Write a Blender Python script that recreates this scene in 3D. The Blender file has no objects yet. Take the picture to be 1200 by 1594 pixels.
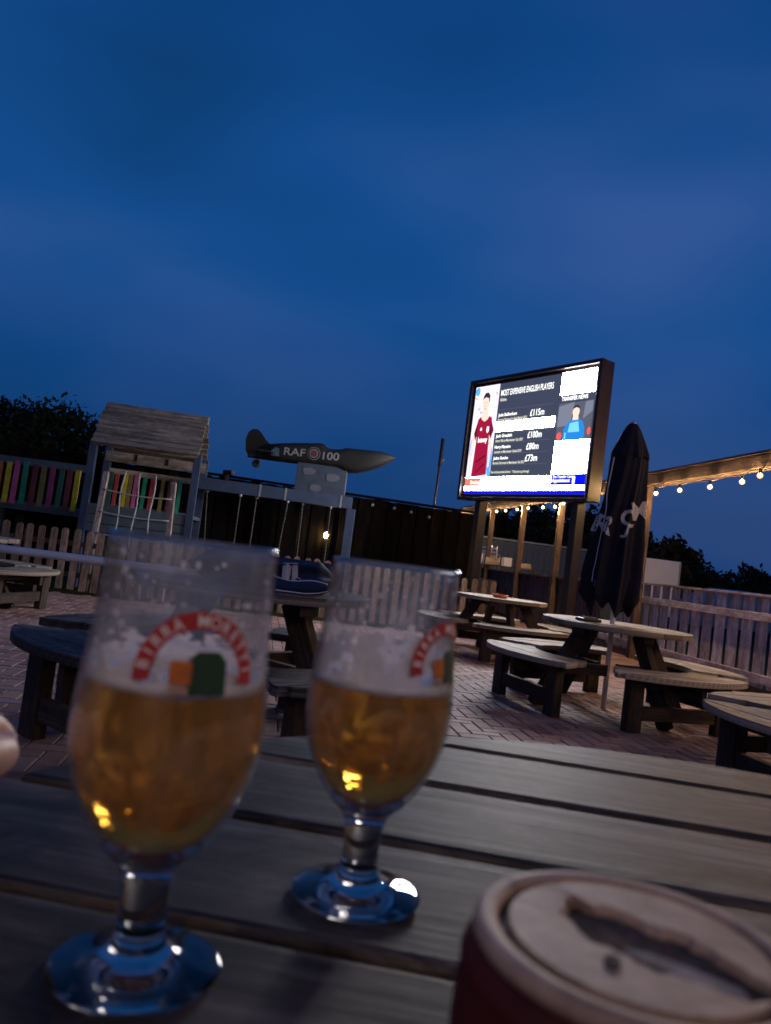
import bpy, bmesh, math, random
from mathutils import Vector, Matrix
from mathutils.bvhtree import BVHTree
R = math.radians
random.seed(7)
scene = bpy.context.scene
COL = scene.collection

# ------------------------------------------------------------------ camera
F_PX, PITCH, ROLL, CZ = 1190.0, R(3.43), R(7.3), 1.0      # photograph pixels 1200 x 1594
FW = Vector((0, math.cos(PITCH), math.sin(PITCH)))
UPP = Vector((0, -math.sin(PITCH), math.cos(PITCH)))
XC = Vector((1, 0, 0)) * math.cos(ROLL) + UPP * math.sin(ROLL)
YC = Vector((-1, 0, 0)) * math.sin(ROLL) + UPP * math.cos(ROLL)
CAM = Vector((0, 0, CZ))
cam_d = bpy.data.cameras.new('camera')
cam = bpy.data.objects.new('camera', cam_d); COL.objects.link(cam)
m = Matrix((XC, YC, -FW)).transposed().to_4x4(); m.translation = CAM
cam.matrix_world = m
cam_d.sensor_fit = 'VERTICAL'; cam_d.sensor_height = 24.0
cam_d.lens = 24.0 * F_PX / 1594.0
cam_d.clip_start = 0.02; cam_d.clip_end = 3000
cam_d.dof.use_dof = True; cam_d.dof.focus_distance = 8.0
cam_d.dof.aperture_fstop = cam_d.lens / 2.9                # 2.9 mm aperture
scene.camera = cam

# ------------------------------------------------------------------ world, sun, exposure
SUN_EL, SUN_ROT = -3.0, 200.0
world = bpy.data.worlds.new('World'); scene.world = world; world.use_nodes = True
nt = world.node_tree; nt.nodes.clear()
def wn(t, **k):
    n = nt.nodes.new(t)
    for a, v in k.items(): setattr(n, a, v)
    return n
wo = wn('ShaderNodeOutputWorld'); bg = wn('ShaderNodeBackground')
sky = wn('ShaderNodeTexSky', sky_type='NISHITA', sun_disc=False)
sky.sun_elevation = R(SUN_EL); sky.sun_rotation = R(SUN_ROT); sky.altitude = 0; sky.air_density = 1.0; sky.dust_density = 0.6; sky.ozone_density = 3.0
tc = wn('ShaderNodeTexCoord'); mp = wn('ShaderNodeMapping'); mp.inputs['Scale'].default_value = (1.6, 1.6, 4.2)
mp.inputs['Rotation'].default_value = (R(8), R(-14), R(20))
nz = wn('ShaderNodeTexNoise'); nz.inputs['Scale'].default_value = 1.05; nz.inputs['Detail'].default_value = 2.5; nz.inputs['Roughness'].default_value = 0.38
rp = wn('ShaderNodeValToRGB')
rp.color_ramp.elements[0].position = 0.26; rp.color_ramp.elements[0].color = (0.0022, 0.0285, 0.100, 1)
rp.color_ramp.elements[1].position = 0.70; rp.color_ramp.elements[1].color = (0.0200, 0.0600, 0.195, 1)
e_ = rp.color_ramp.elements.new(0.5); e_.color = (0.0042, 0.0450, 0.170, 1)
sm = wn('ShaderNodeVectorMath', operation='SCALE'); sm.inputs['Scale'].default_value = 8.0
mx = wn('ShaderNodeMix', data_type='RGBA'); mx.inputs[0].default_value = 0.90
nt.links.new(tc.outputs['Generated'], mp.inputs['Vector']); nt.links.new(mp.outputs[0], nz.inputs['Vector'])
nt.links.new(nz.outputs['Fac'], rp.inputs[0])
nt.links.new(rp.outputs[0], sm.inputs[0])
nt.links.new(sky.outputs[0], mx.inputs[6]); nt.links.new(sm.outputs[0], mx.inputs[7])
sx = wn('ShaderNodeSeparateXYZ'); rz_ = wn('ShaderNodeValToRGB'); el = rz_.color_ramp.elements
el[0].position = 0.0; el[0].color = (0.60, 0.56, 0.55, 1); el[1].position = 1.0; el[1].color = (0.52, 0.62, 0.66, 1)
for p_, c_ in ((0.10, (0.66, 0.60, 0.58, 1)), (0.30, (0.98, 0.92, 0.90, 1)), (0.45, (0.92, 0.92, 0.92, 1)), (0.62, (0.62, 0.70, 0.74, 1))):
    e2 = el.new(p_); e2.color = c_
mz = wn('ShaderNodeMix', data_type='RGBA', blend_type='MULTIPLY'); mz.inputs[0].default_value = 1.0
nt.links.new(tc.outputs['Generated'], sx.inputs[0]); nt.links.new(sx.outputs[2], rz_.inputs[0])
nt.links.new(mx.outputs[2], mz.inputs[6]); nt.links.new(rz_.outputs[0], mz.inputs[7])
nt.links.new(mz.outputs[2], bg.inputs['Color']); bg.inputs['Strength'].default_value = 0.112
nt.links.new(bg.outputs[0], wo.inputs['Surface'])
sun_d = bpy.data.lights.new('sun', 'SUN'); sun_d.energy = 0.03; sun_d.angle = R(40); sun_d.color = (1.0, 0.86, 0.72)
sun = bpy.data.objects.new('sun', sun_d); COL.objects.link(sun)
sun.rotation_euler = (R(62), 0, R(20))
vs = scene.view_settings
vs.view_transform = 'Standard'; vs.look = 'None'; vs.exposure = 1.05; vs.gamma = 1.0; vs.use_curve_mapping = False
cy = scene.cycles
cy.use_denoising = True
try: cy.denoiser = 'OPENIMAGEDENOISE'
except Exception: pass
cy.max_bounces = 14; cy.transmission_bounces = 14; cy.glossy_bounces = 6; cy.diffuse_bounces = 4; cy.transparent_max_bounces = 16
cy.sample_clamp_indirect = 6.0; cy.sample_clamp_direct = 0.0; cy.blur_glossy = 0.6
cy.use_light_tree = True
cy.pixel_filter_type = 'BLACKMAN_HARRIS'; cy.filter_width = 1.7

# ------------------------------------------------------------------ pixel helpers
def ray(px, py): return XC * ((px - 600) / F_PX) + YC * ((797 - py) / F_PX) + FW
def P(px, py, Y): d = ray(px, py); return CAM + d * (Y / d.y)
def G(px, py, z=0.0): d = ray(px, py); return CAM + d * ((z - CZ) / d.z)
def PL(px, py, p0, n): d = ray(px, py); return CAM + d * ((Vector(p0) - CAM).dot(n) / d.dot(n))
def proj(p):
    v = Vector(p) - CAM; z = v.dot(FW)
    return 600 + F_PX * v.dot(XC) / z, 797 - F_PX * v.dot(YC) / z, z

# ------------------------------------------------------------------ materials
MATS = {}
def new_mat(name):
    mt = bpy.data.materials.new(name); mt.use_nodes = True
    t = mt.node_tree; b = t.nodes['Principled BSDF']; MATS[name] = mt
    return mt, t, b
def N(t, kind, **k):
    n = t.nodes.new(kind)
    for a, v in k.items():
        if a in n.inputs: n.inputs[a].default_value = v
        else: setattr(n, a, v)
    return n
def ramp(t, stops):
    r = t.nodes.new('ShaderNodeValToRGB'); el = r.color_ramp.elements
    while len(el) < len(stops): el.new(0.5)
    for e, (p, c) in zip(el, stops): e.position = p; e.color = (*c, 1)
    return r
def c4(c): return (*c, 1)
def wood(name, dark, mid, light, rough=0.75, scale=1.0, bump=0.35, spec=0.3, blotch=0.35):
    """grain along UV.x, colour differs per object and per plank (UV offset)"""
    mt, t, b = new_mat(name)
    uv = N(t, 'ShaderNodeUVMap'); uv.uv_map = 'UVMap'
    oi = N(t, 'ShaderNodeObjectInfo')
    cm = N(t, 'ShaderNodeCombineXYZ')
    t.links.new(oi.outputs['Random'], cm.inputs[2])
    ad = N(t, 'ShaderNodeVectorMath', operation='ADD'); sc = N(t, 'ShaderNodeVectorMath', operation='SCALE', Scale=37.0)
    t.links.new(cm.outputs[0], sc.inputs[0]); t.links.new(uv.outputs[0], ad.inputs[0]); t.links.new(sc.outputs[0], ad.inputs[1])
    m1 = N(t, 'ShaderNodeMapping'); m1.inputs['Scale'].default_value = (2.2 * scale, 60 * scale, 1)
    n1 = N(t, 'ShaderNodeTexNoise', Scale=1.0, Detail=6.0, Roughness=0.65, Distortion=0.35)
    m2 = N(t, 'ShaderNodeMapping'); m2.inputs['Scale'].default_value = (1.6, 7, 1)
    n2 = N(t, 'ShaderNodeTexNoise', Scale=1.0, Detail=4.0, Roughness=0.6)
    for mm, nn in ((m1, n1), (m2, n2)):
        t.links.new(ad.outputs[0], mm.inputs[0]); t.links.new(mm.outputs[0], nn.inputs[0])
    r1 = ramp(t, [(0.30, dark), (0.52, mid), (0.74, light)])
    t.links.new(n1.outputs['Fac'], r1.inputs[0])
    r2 = ramp(t, [(0.34, (0.42, 0.39, 0.38)), (0.62, (1.12, 1.12, 1.12))])
    t.links.new(n2.outputs['Fac'], r2.inputs[0])
    mu = N(t, 'ShaderNodeMix', data_type='RGBA', blend_type='MULTIPLY'); mu.inputs[0].default_value = 0.85
    t.links.new(r1.outputs[0], mu.inputs[6]); t.links.new(r2.outputs[0], mu.inputs[7])
    m3 = N(t, 'ShaderNodeMapping'); m3.inputs['Scale'].default_value = (7, 13, 1); n3 = N(t, 'ShaderNodeTexNoise', Scale=1.0, Detail=5.0, Roughness=0.7, Distortion=0.8)
    t.links.new(ad.outputs[0], m3.inputs[0]); t.links.new(m3.outputs[0], n3.inputs[0])
    r3 = ramp(t, [(0.41, (0.24, 0.22, 0.22)), (0.50, (0.85, 0.84, 0.84)), (0.60, (1.55, 1.52, 1.50))]); t.links.new(n3.outputs['Fac'], r3.inputs[0])
    mu3 = N(t, 'ShaderNodeMix', data_type='RGBA', blend_type='MULTIPLY'); mu3.inputs[0].default_value = blotch
    t.links.new(mu.outputs[2], mu3.inputs[6]); t.links.new(r3.outputs[0], mu3.inputs[7]); mu = mu3
    hs = N(t, 'ShaderNodeHueSaturation'); mr = N(t, 'ShaderNodeMapRange'); mr.inputs[3].default_value = 0.78; mr.inputs[4].default_value = 1.18
    t.links.new(oi.outputs['Random'], mr.inputs[0]); t.links.new(mr.outputs[0], hs.inputs['Value'])
    t.links.new(mu.outputs[2], hs.inputs['Color']); t.links.new(hs.outputs[0], b.inputs['Base Color'])
    bp = N(t, 'ShaderNodeBump', Strength=bump, Distance=0.004)
    t.links.new(n1.outputs['Fac'], bp.inputs['Height']); t.links.new(bp.outputs[0], b.inputs['Normal'])
    b.inputs['Roughness'].default_value = rough; b.inputs['Specular IOR Level'].default_value = spec
    return mt
def paint(name, col, rough=0.55, var=0.25, scale=9.0, metal=0.0, bump=0.08, spec=0.4):
    mt, t, b = new_mat(name)
    tcn = N(t, 'ShaderNodeTexCoord'); n1 = N(t, 'ShaderNodeTexNoise', Scale=scale, Detail=5.0, Roughness=0.62)
    t.links.new(tcn.outputs['Object'], n1.inputs[0])
    r1 = ramp(t, [(0.28, tuple(x * (1 - var) for x in col)), (0.7, tuple(min(1, x * (1 + var * 0.5)) for x in col))])
    t.links.new(n1.outputs['Fac'], r1.inputs[0]); t.links.new(r1.outputs[0], b.inputs['Base Color'])
    bp = N(t, 'ShaderNodeBump', Strength=bump, Distance=0.004)
    t.links.new(n1.outputs['Fac'], bp.inputs['Height']); t.links.new(bp.outputs[0], b.inputs['Normal'])
    b.inputs['Roughness'].default_value = rough; b.inputs['Metallic'].default_value = metal
    b.inputs['Specular IOR Level'].default_value = spec
    return mt
def emit(name, col, strength):
    mt, t, b = new_mat(name)
    b.inputs['Base Color'].default_value = (0.02, 0.02, 0.02, 1)
    b.inputs['Emission Color'].default_value = c4(col); b.inputs['Emission Strength'].default_value = strength
    return mt
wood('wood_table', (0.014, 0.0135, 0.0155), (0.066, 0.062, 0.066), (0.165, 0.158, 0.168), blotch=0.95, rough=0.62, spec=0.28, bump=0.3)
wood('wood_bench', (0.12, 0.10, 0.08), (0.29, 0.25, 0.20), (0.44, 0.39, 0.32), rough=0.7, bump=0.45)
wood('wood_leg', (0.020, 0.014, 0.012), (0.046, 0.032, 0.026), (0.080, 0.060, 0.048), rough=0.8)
wood('wood_picket', (0.13, 0.085, 0.06), (0.26, 0.18, 0.135), (0.36, 0.27, 0.21), rough=0.8)
wood('wood_black', (0.003, 0.0025, 0.0025), (0.008, 0.0065, 0.006), (0.013, 0.011, 0.010), rough=0.9, spec=0.05)
wood('wood_roof', (0.12, 0.10, 0.085), (0.25, 0.215, 0.185), (0.36, 0.32, 0.28), rough=0.8)
wood('wood_pergola', (0.055, 0.036, 0.029), (0.105, 0.072, 0.058), (0.16, 0.12, 0.10), rough=0.7)
wood('wood_pale', (0.26, 0.19, 0.15), (0.42, 0.33, 0.27), (0.55, 0.46, 0.39), rough=0.75)
wood('wood_white', (0.42, 0.38, 0.39), (0.58, 0.53, 0.54), (0.68, 0.64, 0.65), rough=0.7, bump=0.2)
wood('wood_brown', (0.07, 0.045, 0.035), (0.14, 0.10, 0.08), (0.21, 0.16, 0.135), rough=0.8)
paint('blue_grey_paint', (0.034, 0.054, 0.105), 0.6)
paint('slate_paint', (0.085, 0.11, 0.135), 0.6)
paint('dark_slate_paint', (0.035, 0.05, 0.065), 0.7)
paint('black_metal', (0.022, 0.017, 0.016), 0.42, metal=0.0)
paint('frame_brown', (0.030, 0.019, 0.017), 0.38)
paint('steel', (0.55, 0.57, 0.6), 0.3, metal=0.9)
paint('galvanised', (0.36, 0.37, 0.40), 0.45, metal=0.4)
paint('pole_white', (0.70, 0.69, 0.72), 0.42, var=0.12)
paint('rope', (0.42, 0.40, 0.37), 0.9)
paint('chain', (0.10, 0.088, 0.08), 0.6, metal=0.2)
paint('rubber', (0.015, 0.015, 0.016), 0.7)
paint('plane_green', (0.005, 0.0052, 0.005), 0.7, var=0.5, scale=3.0)
paint('plane_navy', (0.012, 0.018, 0.045), 0.7)
paint('plane_letter', (0.22, 0.22, 0.24), 0.7)
paint('plane_red', (0.11, 0.022, 0.02), 0.7)
paint('plane_blue', (0.05, 0.09, 0.16), 0.7)
paint('plinth_grey', (0.042, 0.060, 0.092), 0.7)
paint('cloud_paint', (0.11, 0.12, 0.15), 0.7)
paint('parasol_navy', (0.0085, 0.0085, 0.022), 0.85, var=0.3, spec=0.2)
paint('parasol_blue', (0.013, 0.028, 0.085), 0.8, var=0.3, spec=0.25)
paint('letter_white', (0.42, 0.41, 0.46), 0.75, var=0.1)
paint('piping_white', (0.75, 0.75, 0.78), 0.6, var=0.1)
paint('trailer_white', (0.62, 0.62, 0.68), 0.5, var=0.06, scale=2)
paint('car_blue', (0.10, 0.16, 0.28), 0.3, var=0.1)
paint('orange_plastic', (0.55, 0.14, 0.04), 0.5)
paint('bark', (0.03, 0.024, 0.018), 0.9)
paint('foliage', (0.020, 0.028, 0.013), 0.8, var=0.6, scale=1.2, spec=0.1)
paint('foliage_brown', (0.030, 0.028, 0.016), 0.8, var=0.6, scale=1.2, spec=0.1)
paint('grass', (0.018, 0.022, 0.010), 0.95, var=0.5, scale=0.6, spec=0.05)
paint('sand_joint', (0.030, 0.026, 0.026), 0.95)
for nme, c in (('yellow', (0.56, 0.44, 0.02)), ('pink', (0.50, 0.10, 0.25)), ('green', (0.02, 0.24, 0.13)), ('red', (0.42, 0.05, 0.04)), ('maroon', (0.15, 0.03, 0.035)),
               ('olive', (0.20, 0.16, 0.05)), ('plum', (0.24, 0.05, 0.12)), ('dull_green', (0.03, 0.11, 0.075)), ('teal', (0.03, 0.36, 0.24)), ('orange', (0.40, 0.12, 0.03))):
    paint('slat_' + nme, c, 0.6, var=0.35)

# pavers: colour from a per-face random attribute plus stains in world space
mt, t, b = new_mat('paver')
at = N(t, 'ShaderNodeAttribute'); at.attribute_name = 'rnd'
r1 = ramp(t, [(0.0, (0.17, 0.098, 0.088)), (0.35, (0.27, 0.16, 0.14)), (0.7, (0.33, 0.21, 0.185)), (1.0, (0.28, 0.195, 0.185))])
t.links.new(at.outputs['Fac'], r1.inputs[0])
ge = N(t, 'ShaderNodeNewGeometry')
n1 = N(t, 'ShaderNodeTexNoise', Scale=0.9, Detail=6.0, Roughness=0.65); n2 = N(t, 'ShaderNodeTexNoise', Scale=70.0, Detail=3.0)
t.links.new(ge.outputs['Position'], n1.inputs[0]); t.links.new(ge.outputs['Position'], n2.inputs[0])
r2 = ramp(t, [(0.3, (0.62, 0.6, 0.6)), (0.65, (1.08, 1.05, 1.05))]); r3 = ramp(t, [(0.25, (0.75, 0.75, 0.75)), (0.7, (1.1, 1.1, 1.1))])
t.links.new(n1.outputs['Fac'], r2.inputs[0]); t.links.new(n2.outputs['Fac'], r3.inputs[0])
m1 = N(t, 'ShaderNodeMix', data_type='RGBA', blend_type='MULTIPLY'); m1.inputs[0].default_value = 1
m2 = N(t, 'ShaderNodeMix', data_type='RGBA', blend_type='MULTIPLY'); m2.inputs[0].default_value = 1
t.links.new(r1.outputs[0], m1.inputs[6]); t.links.new(r2.outputs[0], m1.inputs[7]); t.links.new(m1.outputs[2], m2.inputs[6]); t.links.new(r3.outputs[0], m2.inputs[7])
t.links.new(m2.outputs[2], b.inputs['Base Color'])
bp = N(t, 'ShaderNodeBump', Strength=0.3, Distance=0.003); t.links.new(n2.outputs['Fac'], bp.inputs['Height']); t.links.new(bp.outputs[0], b.inputs['Normal'])
b.inputs['Roughness'].default_value = 0.72; b.inputs['Specular IOR Level'].default_value = 0.35

# glass, beer, foam
mt, t, b = new_mat('clear_glass')
b.inputs['Transmission Weight'].default_value = 1; b.inputs['Roughness'].default_value = 0.0; b.inputs['IOR'].default_value = 1.48
b.inputs['Base Color'].default_value = (0.58, 0.55, 0.53, 1)
mt, t, b = new_mat('thin_glass')          # thin wall: no visible refraction, only reflection and a trace of grey
t.nodes.remove(b); lw_ = N(t, 'ShaderNodeLayerWeight', Blend=0.5); pw_ = N(t, 'ShaderNodeMath', operation='POWER'); pw_.inputs[1].default_value = 2.6; t.links.new(lw_.outputs['Facing'], pw_.inputs[0]); fr_ = N(t, 'ShaderNodeMapRange'); fr_.inputs[3].default_value = 0.075; fr_.inputs[4].default_value = 0.85; t.links.new(pw_.outputs[0], fr_.inputs[0]); tb = N(t, 'ShaderNodeBsdfTransparent'); tb.inputs[0].default_value = (0.955, 0.96, 0.965, 1)
gb = N(t, 'ShaderNodeBsdfGlossy'); gb.inputs['Roughness'].default_value = 0.02; ms = N(t, 'ShaderNodeMixShader')
df_ = N(t, 'ShaderNodeBsdfDiffuse'); df_.inputs[0].default_value = (0.75, 0.75, 0.76, 1); tl_ = N(t, 'ShaderNodeBsdfTranslucent'); tl_.inputs[0].default_value = (0.75, 0.75, 0.76, 1)
hz_ = N(t, 'ShaderNodeMixShader'); hz_.inputs[0].default_value = 0.5; t.links.new(df_.outputs[0], hz_.inputs[1]); t.links.new(tl_.outputs[0], hz_.inputs[2])
tcn = N(t, 'ShaderNodeTexCoord'); n1 = N(t, 'ShaderNodeTexNoise', Scale=55.0, Detail=4.0, Distortion=0.6); mpn = N(t, 'ShaderNodeMapping'); mpn.inputs['Scale'].default_value = (1, 1, 0.45)
t.links.new(tcn.outputs['Object'], mpn.inputs[0]); t.links.new(mpn.outputs[0], n1.inputs[0]); mrn = N(t, 'ShaderNodeMapRange'); mrn.inputs[1].default_value = .42; mrn.inputs[2].default_value = .75; mrn.inputs[3].default_value = 0.045; mrn.inputs[4].default_value = 0.19; t.links.new(n1.outputs['Fac'], mrn.inputs[0])
mh_ = N(t, 'ShaderNodeMixShader'); t.links.new(mrn.outputs[0], mh_.inputs[0]); t.links.new(tb.outputs[0], mh_.inputs[1]); t.links.new(hz_.outputs[0], mh_.inputs[2])
t.links.new(fr_.outputs[0], ms.inputs[0]); t.links.new(mh_.outputs[0], ms.inputs[1]); t.links.new(gb.outputs[0], ms.inputs[2]); t.links.new(ms.outputs[0], t.nodes['Material Output'].inputs[0])
mt, t, b = new_mat('droplet')
b.inputs['Base Color'].default_value = (0.8, 0.8, 0.82, 1); b.inputs['Roughness'].default_value = 0.05; b.inputs['Specular IOR Level'].default_value = 1.0
mt, t, b = new_mat('beer')
b.inputs['Transmission Weight'].default_value = 0.84; b.inputs['Roughness'].default_value = 0.05; b.inputs['IOR'].default_value = 1.34
tcn = N(t, 'ShaderNodeTexCoord'); n1 = N(t, 'ShaderNodeTexNoise', Scale=26.0, Detail=3.0)
t.links.new(tcn.outputs['Object'], n1.inputs[0])
r1 = ramp(t, [(0.3, (0.90, 0.38, 0.035)), (0.7, (1.0, 0.52, 0.07))]); t.links.new(n1.outputs['Fac'], r1.inputs[0]); t.links.new(r1.outputs[0], b.inputs['Base Color'])
mt, t, b = new_mat('foam')
b.inputs['Base Color'].default_value = (0.95, 0.94, 0.94, 1); b.inputs['Roughness'].default_value = 0.8; b.inputs['Subsurface Weight'].default_value = 0.0
tcn = N(t, 'ShaderNodeTexCoord'); n1 = N(t, 'ShaderNodeTexNoise', Scale=160.0, Detail=2.0); t.links.new(tcn.outputs['Object'], n1.inputs[0])
bp = N(t, 'ShaderNodeBump', Strength=0.6, Distance=0.002); t.links.new(n1.outputs['Fac'], bp.inputs['Height']); t.links.new(bp.outputs[0], b.inputs['Normal'])
mt, t, b = new_mat('window_pane')
b.inputs['Transmission Weight'].default_value = 1; b.inputs['Base Color'].default_value = (0.7, 0.76, 0.8, 1); b.inputs['Roughness'].default_value = 0.02; b.inputs['IOR'].default_value = 1.1
paint('print_red', (0.42, 0.03, 0.035), 0.5, var=0.15, scale=60); paint('print_white', (0.8, 0.8, 0.8), 0.5, var=0.05); paint('print_green', (0.012, 0.055, 0.022), 0.5, scale=60); paint('print_amber', (0.52, 0.15, 0.02), 0.5, scale=60)
paint('print_tan', (0.42, 0.28, 0.2), 0.5, scale=60)
# bulbs and screen colours
emit('filament_glow', (1.0, 0.60, 0.25), 2500.0)
mt, t, b = new_mat('bulb_glow')           # clear envelope with a yellow glow
em_ = N(t, 'ShaderNodeEmission', Color=(1.0, 0.55, 0.10, 1), Strength=0.85); tb = N(t, 'ShaderNodeBsdfTransparent'); as_ = N(t, 'ShaderNodeAddShader'); t.nodes.remove(b)
t.links.new(em_.outputs[0], as_.inputs[0]); t.links.new(tb.outputs[0], as_.inputs[1]); t.links.new(as_.outputs[0], t.nodes['Material Output'].inputs[0])
emit('lantern_glow', (1.0, 0.62, 0.22), 60.0)
SCR = dict(white=((0.96, 0.95, 1.0), 46.0), cream=((1.0, 0.97, 0.90), 38.0), panel=((0.026, 0.031, 0.052), 1.0), panel_line=((0.055, 0.06, 0.085), 1.0), text=((1.0, 1.0, 0.96), 0.9),
           text_dim=((0.95, 0.92, 0.72), 0.55), blue=((0.0, 0.002, 0.5), 1.0), claret=((0.20, 0.003, 0.02), 1.0), claret_dark=((0.07, 0.002, 0.010), 1.0), skin=((0.80, 0.56, 0.46), 0.75), skin_shade=((0.30, 0.17, 0.13), 1.0),
           hair=((0.02, 0.012, 0.014), 1.0), stadium=((0.56, 0.52, 0.68), 1.0), stadium_light=((0.62, 0.55, 0.70), 1.0), stadium_mid=((0.50, 0.45, 0.66), 1.0), stadium_dark=((0.34, 0.30, 0.50), 1.0), stadium_blue=((0.06, 0.26, 0.62), 1.0), coral=((0.62, 0.12, 0.075), 1.0), photo_grey=((0.055, 0.06, 0.085), 1.0),
           photo_light=((0.11, 0.12, 0.16), 1.0), kit_blue=((0.01, 0.14, 0.42), 1.0), kit_light=((0.12, 0.38, 0.6), 1.0), photo_red=((0.65, 0.06, 0.05), 1.0))
for k, (c, s) in SCR.items(): emit('screen_' + k, c, s)
# skin, knit, ashtray
mt, t, b = new_mat('skin')
tcn = N(t, 'ShaderNodeTexCoord'); n1 = N(t, 'ShaderNodeTexNoise', Scale=60.0, Detail=4.0); t.links.new(tcn.outputs['Object'], n1.inputs[0])
r1 = ramp(t, [(0.3, (0.50, 0.30, 0.25)), (0.7, (0.62, 0.42, 0.36))]); t.links.new(n1.outputs['Fac'], r1.inputs[0]); t.links.new(r1.outputs[0], b.inputs['Base Color'])
b.inputs['Roughness'].default_value = 0.5; b.inputs['Subsurface Weight'].default_value = 0.15; b.inputs['Subsurface Scale'].default_value = 0.006
paint('sleeve_cloth', (0.03, 0.03, 0.04), 0.95); paint('nail', (0.62, 0.42, 0.38), 0.35, var=0.05)
paint('pot_red', (0.065, 0.011, 0.012), 0.6, var=0.5, scale=40, spec=0.2)
mt, t, b = new_mat('pot_top')
tcn = N(t, 'ShaderNodeTexCoord'); n1 = N(t, 'ShaderNodeTexNoise', Scale=45.0, Detail=6.0, Roughness=0.65); t.links.new(tcn.outputs['Object'], n1.inputs[0])
r1 = ramp(t, [(0.28, (0.11, 0.072, 0.058)), (0.45, (0.27, 0.20, 0.16)), (0.7, (0.42, 0.33, 0.27))]); t.links.new(n1.outputs['Fac'], r1.inputs[0]); t.links.new(r1.outputs[0], b.inputs['Base Color'])
bp = N(t, 'ShaderNodeBump', Strength=0.4, Distance=0.002); t.links.new(n1.outputs['Fac'], bp.inputs['Height']); t.links.new(bp.outputs[0], b.inputs['Normal']); b.inputs['Roughness'].default_value = 0.6
paint('ash_dark', (0.060, 0.048, 0.043), 0.95, var=0.75, scale=140, bump=0.6); paint('ash_grey', (0.25, 0.24, 0.25), 0.9, var=0.5, scale=120); paint('paper_white', (0.7, 0.68, 0.66), 0.8, var=0.1)

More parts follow.
